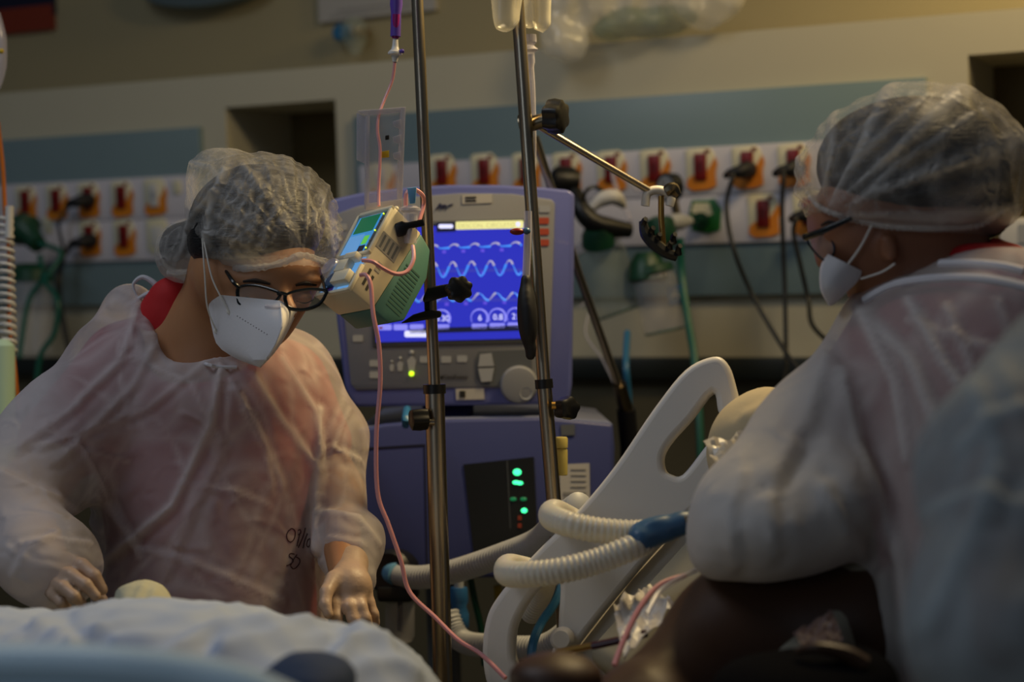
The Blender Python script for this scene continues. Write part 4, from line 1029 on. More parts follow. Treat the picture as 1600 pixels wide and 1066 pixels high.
h2 = crv([(862, 905), (874, 912), (872, 960), (868, 1000), (848, 1040), (818, 1050), (802, 1030), (803, 985), (818, 950), (842, 918)], 4)
holed(outer, [h1, h2], rp, 0, .034, 'side_rail', M['rail'], bed, .007)
mb = MB()
a = [rp.q(*p, -.03) for p in ((1163, 690), (1105, 775), (985, 905), (880, 1040), (840, 1110), (900, 1130), (1010, 960), (1100, 850), (1200, 720))]
mb.prism(a, [p - rp.n * .04 for p in a]); mb.build('side_frame', M['rail'], bed, bevel=.006)
mb = MB(); mb.lathe(rp.q(884, 996, -.02), rp.n, [(0, .014), (.03, .014), (.036, .010)]); mb.build('pivot_cap', M['rail'], bed)
# mattress: slanted back part and flat part
def quadslab(c, th, name, m, parent, bevel):
    a = [Vector(P(*p)) for p in c]; n = (a[1] - a[0]).cross(a[3] - a[0]).normalized()
    if n.z < 0: n = -n
    mb = MB(); mb.prism(a, [p - n * th for p in a]); return mb.build(name, m, parent, bevel=bevel, seg=4)
quadslab([(905, 1020, 1.96), (1215, 672, 1.98), (1400, 790, 1.74), (1190, 1190, 1.55)], .10, 'mattress', M['matt'], bed, .02)
quadslab([(-150, 1075, 1.95), (905, 1075, 1.96), (1230, 1220, 1.55), (-300, 1240, 1.45)], .12, 'mattress_foot', M['matt'], bed, .02)
mb = MB(); z = .72
pa = [P(-150, 1010, 1.95), P(1150, 1000, 1.96), P(1200, 1190, 1.5), P(-300, 1160, 1.45)]
mb.prism([Vector((p.x, p.y, z)) for p in pa], [Vector((p.x, p.y, z - .06)) for p in pa]); mb.build('bed_frame', M['rail'], bed, bevel=.01)
for p in pa:
    c = (pa[0] + pa[1] + pa[2] + pa[3]) / 4; q = p.lerp(c, .12)
    mb = MB(); mb.sweep([Vector((q.x, q.y, z)), Vector((q.x, q.y, .05))], .03, n=12, sub=1); lg = mb.build('leg', M['rail'], bed)
    mb = MB(); mb.lathe(Vector((q.x - .02, q.y, .05)), (1, 0, 0), [(0, .03), (.006, .05), (.034, .05), (.04, .03)]); mb.build('caster', M['black'], lg)
# near foot-side rail
mb = MB(); pts = [(-420, 1060, 1.18), (-150, 1042, 1.15), (40, 1040, 1.12), (180, 1046, 1.10), (310, 1064, 1.09), (400, 1088, 1.08), (490, 1135, 1.07)]
mb.sweep([P(*p) for p in pts], (.013, .016), n=16, sub=8); mb.sweep([P(x, y + 44, d) for x, y, d in pts], (.010, .018), n=12, sub=8)
mb.build('near_rail', M['railb'], bed)
for x, y, d in ((-250, 1060, 1.16), (430, 1112, 1.08)):
    a = P(x, y, d); mb = MB(); mb.sweep([a, Vector((a.x, a.y + .06, .85)), Vector((a.x, a.y + .3, .70))], .012, n=12); mb.build('rail_support', M['railb'], bed)

tag(organic('pillow', [ell(1215, 720, 1.98, 105, 118, .07, -35, .03), ell(1290, 740, 1.94, 120, 110, .06, 10, .03)], M['pillow'], None, .007,
    disp=fold_fn([([(1165, 650), (1230, 620)], 10, .004), ([(1170, 690), (1240, 660)], 9, .004)], .002, 20, 3, .003)), 'beige pillow at the head of the bed behind the nurse sleeve', 'pillow')

def streak(f):
    def fn(V, N):
        u = V @ np.array([.75, -.62, .3]); w = V @ np.array([.6, .75, 0])
        q = np.sin(u * 95 + 1.8 * np.sin(w * 9) + 1.2 * np.sin(w * 23 + u * 14)); a = .5 + .5 * np.sin(w * 13 + u * 17)
        return f(V, N) + .0065 * (1 - np.abs(q)) * a
    return fn
# sheet over the patient's legs
sheet_folds = [([(40, 1050), (130, 985), (240, 955)], 9, .006), ([(230, 1050), (330, 1000), (430, 970)], 9, .005), ([(560, 980), (600, 1030), (640, 1066)], 9, .006), ([(60, 1000), (200, 950), (330, 940)], 10, .006), ([(120, 1010), (240, 975), (380, 955)], 9, .005), ([(180, 1020), (300, 1000), (420, 985)], 9, .005),
               ([(350, 1030), (480, 985), (560, 990)], 12, .006), ([(500, 1066), (560, 1010), (600, 1010)], 11, .006), ([(0, 985), (90, 1000), (120, 1030)], 10, .006), ([(420, 960), (520, 985), (600, 1030)], 9, .005)]
tag(organic('bed_sheet', [ell(0, 1036, 1.62, 110, 52, .16, 0, .03), ell(150, 1040, 1.63, 110, 68, .15, -6, .03), ell(300, 1044, 1.62, 150, 82, .17, 1, .03), ell(450, 1056, 1.6, 110, 76, .15, 14, .03), ell(560, 1084, 1.6, 72, 76, .13, 25, .03), ell(610, 1108, 1.58, 60, 60, .1, 25, .03),
     ell(200, 1150, 1.55, 420, 100, .22, 5, .05), ell(-150, 1085, 1.6, 150, 70, .2, 0, .05)], M['sheet'], None, .006,
    disp=streak(fold_fn([(a, b * 1.6, c * 2.8) for a, b, c in sheet_folds], .003, 18, 4, .014))), 'crumpled pale blue white sheet covering the patient, front left', 'sheet')
tag(organic('folded_cloth', [ell(495, 1062, 1.36, 62, 38, .06, 10, .02), ell(440, 1085, 1.36, 60, 35, .06, -10, .02)], M['bluecloth'], None, .006, disp=fold_fn([], .001, 30, 3, .003)), 'dark blue folded cloth at the bottom edge in front of the sheet', 'cloth')
tag(organic('cloth_bundle', [ell(218, 945, 1.86, 40, 34, .04, 10, .02), ell(235, 960, 1.86, 40, 28, .04, 20, .02)], mat('gauze', '#a9a893', .8, bump=.3, bscale=50), None, .004, disp=fold_fn([([(200, 960), (225, 912)], 6, .003), ([(225, 960), (240, 920)], 5, .003)], .0012, 40, 3, .004)), 'small rounded pale gauze bundle beside the gloved hand at left', 'bundle')

# packs, tubes on the bed
def pack(c, name, label, m, n=14, amp=.006, seed=1, cat='wrapper', thick=.0008):
    """crumpled plastic sheet from four corners"""
    rnd = np.random.RandomState(seed); c = [Vector(P(*p)) for p in c]; vs = []; nn = (c[1] - c[0]).cross(c[3] - c[0]).normalized()
    for j in range(n + 1):
        for i in range(n + 1):
            u, v = i / n, j / n; p = (c[0] * (1 - u) + c[1] * u) * (1 - v) + (c[3] * (1 - u) + c[2] * u) * v
            h = math.sin(u * 9 + seed) * math.cos(v * 7 + 2 * seed) + .8 * math.sin((u + v) * 17 + seed)
            vs.append(p + nn * amp * (h * .6 + rnd.uniform(-.4, .4)) + (c[1] - c[0]) * rnd.uniform(-.012, .012) + (c[3] - c[0]) * rnd.uniform(-.012, .012))
    k = len(vs); vs2 = [v - nn * thick for v in vs]; f = []
    for j in range(n):
        for i in range(n):
            a = j * (n + 1) + i; f.append((a, a + 1, a + n + 2, a + n + 1)); f.append((k + a, k + a + n + 1, k + a + n + 2, k + a + 1))
    edge = [i for i in range(n + 1)] + [j * (n + 1) + n for j in range(1, n + 1)] + [n * (n + 1) + i for i in range(n - 1, -1, -1)] + [j * (n + 1) for j in range(n - 1, 0, -1)]
    for a, b in zip(edge, edge[1:] + edge[:1]): f.append((a, k + a, k + b, b))
    mb = MB(); mb.add(vs + vs2, f); return tag(mb.build(name, m, shade=25), label, cat)
M['film2'] = mat('wrapper_film', '#dcd2c0', .25, alpha=.6, spec=.9)
pack([(1100, 690, 1.88), (1205, 672, 1.88), (1250, 740, 1.80), (1128, 748, 1.82)], 'plastic_wrapper', 'crinkled clear wrapper beside the pillow at the top of sleeve', M['film2'], seed=2)
pack([(958, 945, 1.86), (1015, 915, 1.88), (1055, 945, 1.80), (975, 1030, 1.72)], 'plastic_wrapper', 'crumpled white wrapper on the mattress under the hose', mat('white_film', '#d9d3cc', .35, alpha=.9, spec=.8), seed=5)
pack([(1240, 990, 1.60), (1300, 955, 1.62), (1318, 1000, 1.58), (1262, 1024, 1.56)], 'plastic_wrapper', 'dim pinkish wrapper in the gap between dark arm and gown', mat('pink_film', '#5f4c4a', .5), amp=.003, seed=7)
for nm, pts, r, m, lb in [
    ('blood_line', [(925, 1010, 1.78), (975, 999, 1.77), (1010, 990, 1.76)], .0042, 'blood', 'dark red line lying over the white wrapper'),
    ('yellow_line', [(870, 1020, 1.8), (900, 1014, 1.79), (930, 1008, 1.78)], .0035, 'brass', 'yellow tipped end of the dark red line'),
    ('clear_line', [(1070, 900, 1.8), (1030, 915, 1.78), (1000, 950, 1.75), (975, 1000, 1.72), (960, 1040, 1.7)], .003, 'pink', 'pinkish clear line bending across the white wrapper'),
    ('clear_line', [(1090, 890, 1.82), (1060, 905, 1.78), (1030, 925, 1.75), (1010, 960, 1.72)], .003, 'clearb', 'pale clear line next to the sleeve cuff'),
    ('blue_line', [(880, 905, 2.1), (868, 940, 2.08), (845, 975, 2.07), (832, 1010, 2.05), (828, 1066, 2.05)], .0055, 'bluet', 'blue tube hanging inside the lower bed rail opening')]:
    mb = MB(); mb.sweep([P(*p) for p in pts], r, n=8, sub=8); tag(mb.build(nm, M[m]), lb, 'tube')

# items at the far left edge
t = thing('coiled_hose', P(10, 440, 2.7), 'white coiled hose with orange wire hanging at the left edge', 'hose')
mb = MB(); pts = []
for i in range(0, 330):
    a = i * .36; y = 335 + i * .68; pts.append(P(6 + 13 * math.cos(a) + 6 * i / 330., y + 3 * math.sin(a), 2.7 + .012 * math.sin(a)))
mb.sweep(pts, .0032, n=6, sub=1); mb.build('coil', M['white'], t)
mb = MB(); mb.sweep([P(-4, 190, 2.7), P(4, 260, 2.7), P(8, 330, 2.7), P(16, 420, 2.71), P(14, 500, 2.71), P(22, 570, 2.7), P(28, 640, 2.7)], .0035, n=8); mb.build('wire', M['orangew'], t)
mb = MB(); mb.sweep([P(15, 322, 2.69), P(14, 372, 2.69)], .0065, n=10, sub=1); mb.build('ferrule', M['white'], t)
t = thing('infusion_stand', (P(-40, 600, 2.72).x, P(-40, 600, 2.72).y, 0), 'steel stand at the left frame edge carrying the coiled hose', 'pole')
q = P(-40, 600, 2.72); mb = MB(); mb.sweep([Vector((q.x, q.y, .05)), Vector((q.x, q.y, 2.1))], .011, n=14, sub=1); mb.build('tube', M['chrome'], t)
mb = MB(); mb.lathe((q.x, q.y, 0), (0, 0, 1), [(0, .16), (.02, .15), (.05, .03)]); mb.build('foot_plate', M['chromed'], t)
for y, x in ((18, -6), (190, -4), (530, 0)):
    mb = MB(); mb.sweep([P(-41, y, 2.72), P(-20, y - 4, 2.71), P(x, y, 2.68)], .003, n=8); mb.build('hook', M['chrome'], t)
t = thing('mint_bottle', P(5, 620, 2.65), 'pale mint green container with white round cap at the left edge', 'container')
mb = MB(); mb.lathe(P(0, 530, 2.65), -up, [(0, .012), (.01, .022), (.20, .024), (.21, .015)]); mb.build('body', M['mint'], t)
mb = MB(); mb.lathe(P(12, 674, 2.60), -fw + rt * .2, [(0, .021), (.012, .021), (.016, .017), (.013, .012), (.018, .008)]); mb.build('cap', M['white'], t)
t = thing('drip_bag', P(0, 90, 2.6), 'edge of a hanging drip bag at the top left frame edge', 'drip bag')
mb = MB(); mb.sweep([P(-8, 20, 2.6), P(-4, 60, 2.6), P(-4, 120, 2.6), P(-8, 140, 2.6)], [.008, .014, .014, .006], n=10); mb.build('bag_body', M['clearb'], t)
mb = MB(); mb.ball(P(2, 80, 2.58), .004, 6); mb.build('yellow_port', M['yel'], t)
t = thing('suction_canister', P(45, 500, 3.9), 'dim clear canister with green lid among tubes at the left', 'canister')
mb = MB(); mb.lathe(P(48, 440, 3.9), -up, [(0, .045), (.03, .05), (.16, .045), (.17, .03)]); mb.build('canister', M['clear'], t)
mb = MB(); mb.lathe(P(48, 412, 3.9), -up, [(0, .03), (.015, .05), (.04, .052)]); mb.build('lid', M['greend'], t)
mb = MB(); mb.lathe(P(30, 350, 3.95), P(62, 385, 3.9) - P(30, 350, 3.95), [(0, .03), (.03, .04), (.05, .025), (.09, .02)]); mb.build('valve', M['greend'], t)
# mount for the right edge item
t = thing('wall_dispenser', P(1590, 370, 3.05), 'pale plastic box at the right frame edge behind the nurse neck', 'box')
dp_ = Pl(1585, 370, 3.04); mb = MB(); dp_.slab(mb, rr(1562, 340, 1640, 400, 6), 0, .06); mb.build('housing', M['white'], t, bevel=.004)
mb = MB(); mb.sweep([P(1600, 250, 3.08), P(1592, 300, 3.08), P(1585, 345, 3.06)], .002, n=6); mb.build('wire', M['cable'], t)
mb = MB(); dp_.slab(mb, rr(1590, 350, 1625, 380, 4), .003, .004); mb.build('panel', M['vlight'], t)

# ------------------------------------------------------------------ people helpers
def hand(chains, palm, m, parent, name='glove', res=.0024, k=.003):
    prims = list(palm)
    for c in chains:
        for i in range(len(c) - 1): prims.append(cap_(c[i][:3] + (c[i][3] * (.92 if i else 1),), c[i + 1][:3] + (c[i + 1][3] * .9,), k if i else .006))
    return organic(name, prims, m, parent, res=res, sm=1)
def lower_body(parent, cx, cy, label_m=M['trous'], h=.95):
    """trousers and shoes down to the floor under the point (cx, cy)"""
    for sx in (-.11, .11):
        pass
    def c(x, y, z): return np.array((x, y, z))
    prims = [('c', c(cx - .075, cy, h - .12), c(cx - .09, cy, .10), .082, .055, .04, 'add'), ('c', c(cx + .075, cy, h - .12), c(cx + .09, cy, .10), .082, .055, .04, 'add'), ('c', c(cx - .05, cy, h - .1), c(cx + .05, cy, h - .1), .095, .095, .05, 'add')]
    organic('trousers', prims, label_m, parent, res=.016)
    for sx in (-.1, .1):
        organic('shoe', [('c', c(cx + sx, cy + .03, .045), c(cx + sx, cy - .12, .04), .045, .038, .02, 'add')], M['shoe'], parent, res=.009)

# ------------------------------------------------------------------ left nurse
HD = 2.15
nurse = thing('person', (P(300, 900, 2.27).x, P(300, 900, 2.27).y, 0), 'nurse in bouffant cap, glasses and white mask looking down at left, pinkish gown', 'person')
head = [ell(402, 360, 2.18, 88, 80, .078, -8, .03), ell(425, 436, 2.155, 72, 70, .066, -20, .03), ell(405, 500, 2.15, 52, 50, .05, 0, .03), ell(436, 430, 2.125, 64, 36, .042, -12, .02),
        ell(350, 430, 2.15, 48, 60, .05, 0, .03), cap_((436, 448, 2.095, 10), (452, 486, 2.075, 14), .014), ell(405, 442, 2.105, 40, 9, .022, 8, .016), ell(480, 440, 2.115, 26, 8, .02, 0, .014),
        ell(400, 463, 2.104, 20, 9, .014, 8, .008), ell(476, 466, 2.105, 15, 8, .014, 0, .008), ell(385, 490, 2.12, 40, 30, .03, 20, .02),
        cap_((345, 430, 2.20, 52), (322, 565, 2.24, 62), .03), cap_((300, 520, 2.24, 40), (330, 600, 2.26, 70), .05)]
torso = [ell(330, 690, 2.29, 165, 175, .11, 0, .06), ell(325, 880, 2.27, 140, 200, .105, 0, .06), cap_((215, 560, 2.27, 60), (410, 605, 2.33, 40), .06)]
armR = [cap_((185, 590, 2.25, 60), (30, 790, 2.1, 48), .04), cap_((30, 790, 2.1, 46), (85, 890, 2.0, 28), .02)]
armL = [cap_((455, 600, 2.33, 48), (525, 770, 2.27, 40), .04), cap_((525, 770, 2.27, 40), (540, 905, 2.1, 24), .02)]
organic('body', head + torso + armR + armL, M['skin'], nurse, res=.0045, key='body', sm=1)
# red collar at the neck
organic('collar', [cap_((268, 462, 2.235, 30), (258, 540, 2.26, 50), .03), cap_((262, 500, 2.245, 40), (350, 570, 2.22, 40), .03), cap_((345, 400, 2.19, 49), (318, 575, 2.225, 55), .006, 'sub'), half(265, 452, 2.2, -36, .006, op='sub') if 0 else ell(200, 400, 2.2, 50, 45, .2, 0, .01, 'sub')],
        M['red_s'], nurse, res=.004, disp=fold_fn([([(285, 490), (300, 540), (345, 575)], 5, .002)], .0006, 40))
gfolds = [([(215, 470), (190, 560), (110, 640), (30, 700)], 9, .007), ([(260, 500), (210, 600), (90, 720)], 9, .006), ([(330, 560), (230, 640), (60, 700)], 7, .005), ([(345, 575), (330, 660), (270, 790), (160, 880)], 9, .010),
          ([(120, 690), (180, 800), (210, 860)], 7, .006), ([(0, 740), (90, 780), (160, 830)], 9, .008), ([(150, 770), (200, 830), (215, 870)], 6, .005), ([(350, 580), (400, 660), (440, 760)], 7, .006),
          ([(395, 585), (440, 660), (500, 740)], 8, .007), ([(440, 560), (490, 640), (505, 730)], 7, .007), ([(285, 755), (360, 765), (420, 790)], 5, .003), ([(500, 640), (495, 760), (492, 860)], 8, .010),
          ([(520, 700), (560, 720)], 6, .006), ([(500, 800), (560, 810), (590, 850)], 8, .008), ([(510, 840), (560, 850)], 6, .005), ([(380, 640), (410, 700), (425, 760)], 6, .005), ([(210, 560), (300, 600), (345, 690)], 7, .005),
          ([(30, 850), (80, 840), (140, 850)], 6, .006), ([(20, 900), (40, 860), (90, 830)], 7, .006), ([(70, 660), (110, 700), (200, 720)], 5, .004), ([(545, 640), (520, 700), (500, 760)], 6, .005),
          ([(230, 520), (300, 545), (370, 570)], 5, .004), ([(190, 850), (300, 880), (440, 940)], 8, .004), ([(350, 700), (300, 800), (260, 900)], 10, .004)]
gownP = [ell(328, 700, 2.29, 192, 190, .142, 0, .06), ell(330, 960, 2.27, 182, 290, .15, 0, .08), ell(235, 560, 2.27, 95, 70, .10, -25, .05), ell(412, 582, 2.30, 96, 70, .11, 28, .05), ell(330, 620, 2.19, 100, 60, .05, 5, .05),
         cap_((190, 575, 2.25, 80), (95, 690, 2.17, 84), .05), cap_((95, 690, 2.17, 84), (0, 800, 2.08, 88), .04), cap_((-5, 805, 2.08, 82), (85, 880, 2.0, 62), .03), ell(72, 878, 1.985, 82, 62, .062, 15, .03), ell(140, 934, 1.92, 46, 44, .09, -35, .01, 'sub'),
         cap_((455, 595, 2.32, 66), (505, 690, 2.29, 62), .04), cap_((505, 690, 2.29, 62), (522, 780, 2.24, 50), .03), ell(545, 850, 2.19, 52, 58, .055, 10, .03), cap_((545, 850, 2.19, 46), (552, 905, 2.14, 34), .02),
         ell(200, 480, 2.28, 34, 36, .05, 30, .03),
         cap_((352, 380, 2.18, 62), (310, 535, 2.21, 66), .012, 'sub'), ell(288, 475, 2.22, 58, 62, .06, -38, .012, 'sub'), ell(350, 520, 2.12, 62, 38, .09, 20, .012, 'sub')]
organic('scrub_top', gownP[:6] + [gownP[10]] + gownP[-3:], M['pink_s'], nurse, res=.007, iso=-.0145, disp=fold_fn([], .0005, 25, 2, .001))
organic('gown', gownP, M['gown'], nurse, res=.0046, key='gown', sm=1, disp=fold_fn([(a, b * 1.05, c * .66) for a, b, c in gfolds], .0012, 16, 3, .004, loose=lambda x, y: .75 * np.clip((130 - x) / 60, 0, 1) + .5 * np.clip((x - 505) / 20, 0, 1) * np.clip((y - 780) / 40, 0, 1)))
# gown collar binding, shoulder tie
mb = MB(); mb.sweep([on('gown', x, y, .002) for x, y in ((262, 536), (275, 547), (290, 556), (306, 563), (322, 569), (338, 573), (352, 574), (370, 574))], .0024, n=8, sub=4); mb.build('collar_binding', M['seam'], nurse)
mb = MB(); mb.sweep([P(218, 470, 2.24), P(208, 446, 2.24), P(222, 433, 2.24), P(240, 442, 2.24), P(246, 452, 2.24)], (.0007, .0045), n=8); mb.sweep([P(205, 475, 2.24), P(225, 462, 2.235), P(255, 452, 2.235)], (.001, .0055), n=8); mb.build('neck_tie', M['seam'], nurse)
# writing on the gown
strokes = [[(452, 829), (456, 826), (461, 830), (461, 838), (458, 845), (453, 847), (449, 843), (448, 836), (451, 829)], [(466, 829), (469, 828), (470, 833), (466, 836)], [(469, 833), (466, 845), (464, 854)], [(477, 825), (473, 840), (466, 856)],
           [(480, 834), (476, 845), (473, 857)], [(484, 842), (481, 844), (479, 851), (481, 855), (484, 852), (485, 845), (484, 842)],
           [(460, 866), (454, 865), (452, 869), (457, 874), (458, 878), (453, 882), (448, 884)], [(464, 867), (459, 874), (454, 884)], [(462, 870), (468, 874), (468, 880), (463, 887), (458, 889), (454, 885)]]
mb = MB()
for s in strokes: mb.sweep([on('gown', x, y, .0009) for x, y in s], .0007, n=5, sub=4)
mb.build('handwriting', M['pen'], nurse)
# hair and cap
organic('hair', [ell(402, 345, 2.175, 106, 88, .096, -8, .02), ell(285, 385, 2.24, 36, 38, .035, 0, .02), ell(330, 385, 2.22, 50, 50, .05, 0, .02), ell(392, 385, 2.15, 94, 40, .068, -4, .02), half(400, 414, 2.15, -6, .01)], M['hair'], nurse, res=.006, disp=fold_fn([], .001, 60, 2))
def both(a, b):
    def fn(V, N):
        d = a(V, N) + b(V, N); fn.mask = np.clip(b.mask * .95 + np.clip(a(V, N) / .0029, 0, 1) ** 4 * .7, 0, 1); return d
    return fn
def onr(key, x, y, d):
    h = BV[key].ray_cast(CAM, (P(x, y, 1) - CAM).normalized())
    return h[0] if h[0] is not None and (h[0] - P(x, y, d)).length < .17 else None
def radial(cx, cy, amp, n, rmin=25, rmax=220, seed=0, a0=None):
    def fn(V, N):
        x, y, d = proj(V); ang = np.arctan2(y - cy, x - cx); r = np.hypot(x - cx, y - cy)
        f = np.clip((r - 4) / rmin, 0, 1) * np.clip((rmax - r) / 80, 0, 1)
        g = np.sin(ang * n + 1.5 * np.sin(ang * 3 + seed)) ; g = np.where(g > 0, g ** .6, g * .35)
        g2 = np.sin(ang * n * 2.3 + seed)
        return amp * f * (g + .35 * g2)
    return fn
f1 = radial(472, 398, .0018, 29, seed=1); f2 = fold_fn([([(352, 268), (330, 320), (325, 400)], 8, .006), ([(380, 260), (420, 300), (472, 395)], 7, .003), ([(300, 255), (330, 262), (350, 290)], 6, .004), ([(335, 300), (300, 340), (275, 420)], 6, .004),
            ([(420, 290), (405, 330), (395, 370)], 6, .003), ([(400, 290), (375, 330), (380, 380)], 6, .003), ([(440, 320), (420, 350), (410, 390)], 6, .003), ([(500, 300), (510, 350), (520, 400)], 5, .003), ([(470, 280), (490, 330), (495, 380)], 5, .003), ([(345, 330), (372, 310), (385, 275)], 3, .003), ([(360, 380), (385, 340), (410, 330)], 3, .003), ([(350, 400), (372, 372), (400, 352)], 3, .003), ([(430, 372), (405, 390), (372, 395)], 3, .003), ([(395, 300), (392, 330), (410, 345)], 3, .003), ([(440, 270), (455, 330), (472, 395)], 3, .003), ([(475, 290), (480, 340), (474, 395)], 3, .003), ([(320, 340), (325, 380), (340, 415)], 3, .003)], .0006, 50, 5, .0028, loose=lambda x, y: .8 * np.clip((y - 385) / 22, 0, 1))
organic('bouffant_cap', [ell(410, 338, 2.18, 118, 97, .108, 8, .02), ell(478, 375, 2.15, 50, 48, .06, 20, .02), ell(335, 290, 2.21, 40, 50, .055, -10, .015), ell(295, 390, 2.24, 46, 47, .045, -30, .02), ell(350, 262, 2.22, 50, 26, .05, -8, .015),
         ell(425, 378, 2.13, 98, 52, .072, -4, .03), ell(292, 398, 2.22, 44, 42, .05, -20, .02), half(400, 426, 2.15, -5, .006)], M['cap'], nurse, res=.0036, key='cap', sm=1, disp=both(f1, f2))
rim = [(262, 424, 2.2), (280, 426, 2.18), (300, 424, 2.15), (320, 421, 2.12), (345, 419, 2.1), (370, 419, 2.1), (395, 419, 2.1), (420, 416, 2.1), (445, 409, 2.1), (462, 402, 2.1), (474, 399, 2.1), (490, 403, 2.1), (505, 408, 2.1), (518, 410, 2.1)]
mb = MB(); mb.sweep([q for q in (onr('cap', x, y, d) for x, y, d in rim) if q], lambda l, t: (.0046 + .0008 * math.sin(l * 500 + 2 * math.sin(l * 210)), .0026 + .0004 * math.sin(l * 800)), n=10, sub=10); mb.build('cap_rim', M['capr'], nurse)
# brows, lashes
mb = MB(); mb.sweep([on('body', x, y, .0006) for x, y in ((380, 440), (400, 439), (422, 444))], [.0015, .0032, .0015], n=6); mb.sweep([on('body', x, y, .0006) for x, y in ((462, 446), (478, 443), (494, 446))], [.0015, .003, .0015], n=6); mb.build('eyebrows', M['brow'], nurse)
mb = MB(); mb.sweep([on('body', x, y, .0004) for x, y in ((384, 464), (400, 469), (418, 468))], [.0006, .0016, .0006], n=6); mb.sweep([on('body', x, y, .0004) for x, y in ((463, 470), (476, 473), (490, 469))], [.0006, .0015, .0006], n=6); mb.build('eyelashes', M['brow'], nurse)
# glasses
gl = []
def gp(x, y, dd=0): return P(x, y, 2.052 + (x - 440) * .00012 * -1 + dd + abs(x - 440) * .00022)
L1 = [(374, 449), (400, 446), (434, 456), (437, 463), (425, 476), (408, 480), (378, 476), (372, 466)]
L2 = [(448, 460), (480, 452), (508, 454), (509, 460), (498, 476), (475, 484), (452, 482), (447, 474)]
gob = None
for L_ in (L1, L2):
    pts = [gp(x, y) for x, y in crv(L_, 4)]
    mb = MB(); mb.sweep(pts, (.0016, .0024), n=8, sub=1, closed=True, flat=fw); ob = mb.build('glasses_rim', M['frame'], nurse)
    mb = MB(); c = sum(pts, Vector()) / len(pts); vs = [c - fw * .002] + pts; n_ = len(pts)
    mb.add(vs, [(0, 1 + i, 1 + (i + 1) % n_) for i in range(n_)]); mb.build('lens', M['lens'], ob)
mb = MB(); mb.sweep([gp(434, 459), gp(440, 458), gp(449, 461)], .0022, n=8); mb.build('glasses_bridge', M['frame'], nurse)
mb = MB(); mb.sweep([gp(374, 450), P(364, 440, 2.075), P(352, 422, 2.10), P(344, 411, 2.12)], [.0026, .0024, .002, .0018], n=8); mb.build('glasses_temple', M['frame'], nurse)
mb = MB(); mb.sweep([gp(508, 455), P(506, 444, 2.085), P(502, 432, 2.10)], [.0022, .002, .0018], n=8); mb.build('glasses_temple', M['frame'], nurse)
# mask: a folded respirator, two panels meeting at the raised centre seam
def mask_mesh(left, seam, right, m, parent, name='mask', n=14, puff=.010):
    def samp(pl, t):
        x = t * (len(pl) - 1); i = min(int(x), len(pl) - 2); f = x - i
        p0, p1, p2, p3 = [Vector(pl[max(0, min(len(pl) - 1, i + k))]) for k in (-1, 0, 1, 2)]
        return 0.5 * ((2 * p1) + (p2 - p0) * f + (2 * p0 - 5 * p1 + 4 * p2 - p3) * f * f + (3 * p1 - p0 - 3 * p2 + p3) * f ** 3)
    vs = []; w_ = 2 * n + 1
    for j in range(n + 1):
        t = j / n; l, s, r = samp(left, t), samp(seam, t), samp(right, t)
        for i in range(w_):
            if i <= n: u = i / n; q = l.lerp(s, u); b = math.sin(math.pi * u) * puff * min(1, (l - s).length / 40)
            else: u = (i - n) / n; q = s.lerp(r, u); b = math.sin(math.pi * u) * puff * .5 * min(1, (r - s).length / 40)
            vs.append(P(q.x, q.y, q.z - b))
    f = [(j * w_ + i, j * w_ + i + 1, (j + 1) * w_ + i + 1, (j + 1) * w_ + i) for j in range(n) for i in range(w_ - 1)]
    k = len(vs); vs += [v + fw * .0022 for v in vs]; f += [tuple(a + k for a in q[::-1]) for q in f]
    edge = [i for i in range(w_)] + [j * w_ + w_ - 1 for j in range(1, n + 1)] + [n * w_ + i for i in range(w_ - 2, -1, -1)] + [j * w_ for j in range(n - 1, 0, -1)]
    f += [(a, k + a, k + b, b) for a, b in zip(edge, edge[1:] + edge[:1])]
    BV[name + parent.name] = BVHTree.FromPolygons([tuple(v) for v in vs], f)
    mb = MB(); mb.add(vs, f); return mb.build(name, m, parent, shade=28)
mk = mask_mesh([(345, 461, 2.09), (329, 472, 2.11), (326, 484, 2.12), (331, 512, 2.12), (340, 540, 2.115), (368, 560, 2.09), (399, 572, 2.055)],
          [(438, 470, 2.052), (440, 482, 2.042), (442, 495, 2.03), (441, 512, 2.02), (430, 540, 2.022), (418, 560, 2.03), (405, 574, 2.05)],
          [(464, 484, 2.07), (464, 486, 2.07), (462, 492, 2.075), (456, 505, 2.08), (446, 525, 2.08), (430, 550, 2.07), (407, 575, 2.055)], M['mask'], nurse)
kk = 'mask' + nurse.name
mb = MB(); mb.sweep([on(kk, x, y, .0004) for x, y in ((438, 474), (440, 490), (440, 510), (430, 538), (416, 560))], .0009, n=6, sub=4); mb.build('mask_seam', M['mask'], mk)
for i in range(12):
    mb = MB(); x = 371 + i * 4.2; y = 494 + i * 2.6; mb.ball(on(kk, x, y, .0002), (.0008, .0006, .0006), 5); mb.build('printed_dot', M['gray_ink'] if 0 else M['pen'], mk)
for x, y in ((358, 487), (338, 517)):
    mb = MB(); mb.ball(on(kk, x, y, .0003), (.0035, .0035, .0008), 8); mb.build('strap_weld', M['strap'], mk)
mb = MB(); mb.sweep([on(kk, x, y, .0006) for x, y in ((415, 479), (430, 481), (441, 481))], .0024, n=6); mb.build('nose_clip', M['clearb'], mk)
mb = MB(); mb.sweep([P(318, 372, 2.088), P(330, 430, 2.085), P(344, 462, 2.085), on(kk, 358, 487, .001)], .0011, n=6); mb.sweep([P(316, 372, 2.09), P(320, 430, 2.092), P(324, 480, 2.10), on(kk, 338, 517, .001)], .0011, n=6); mb.build('ear_loop', M['strap'], mk)
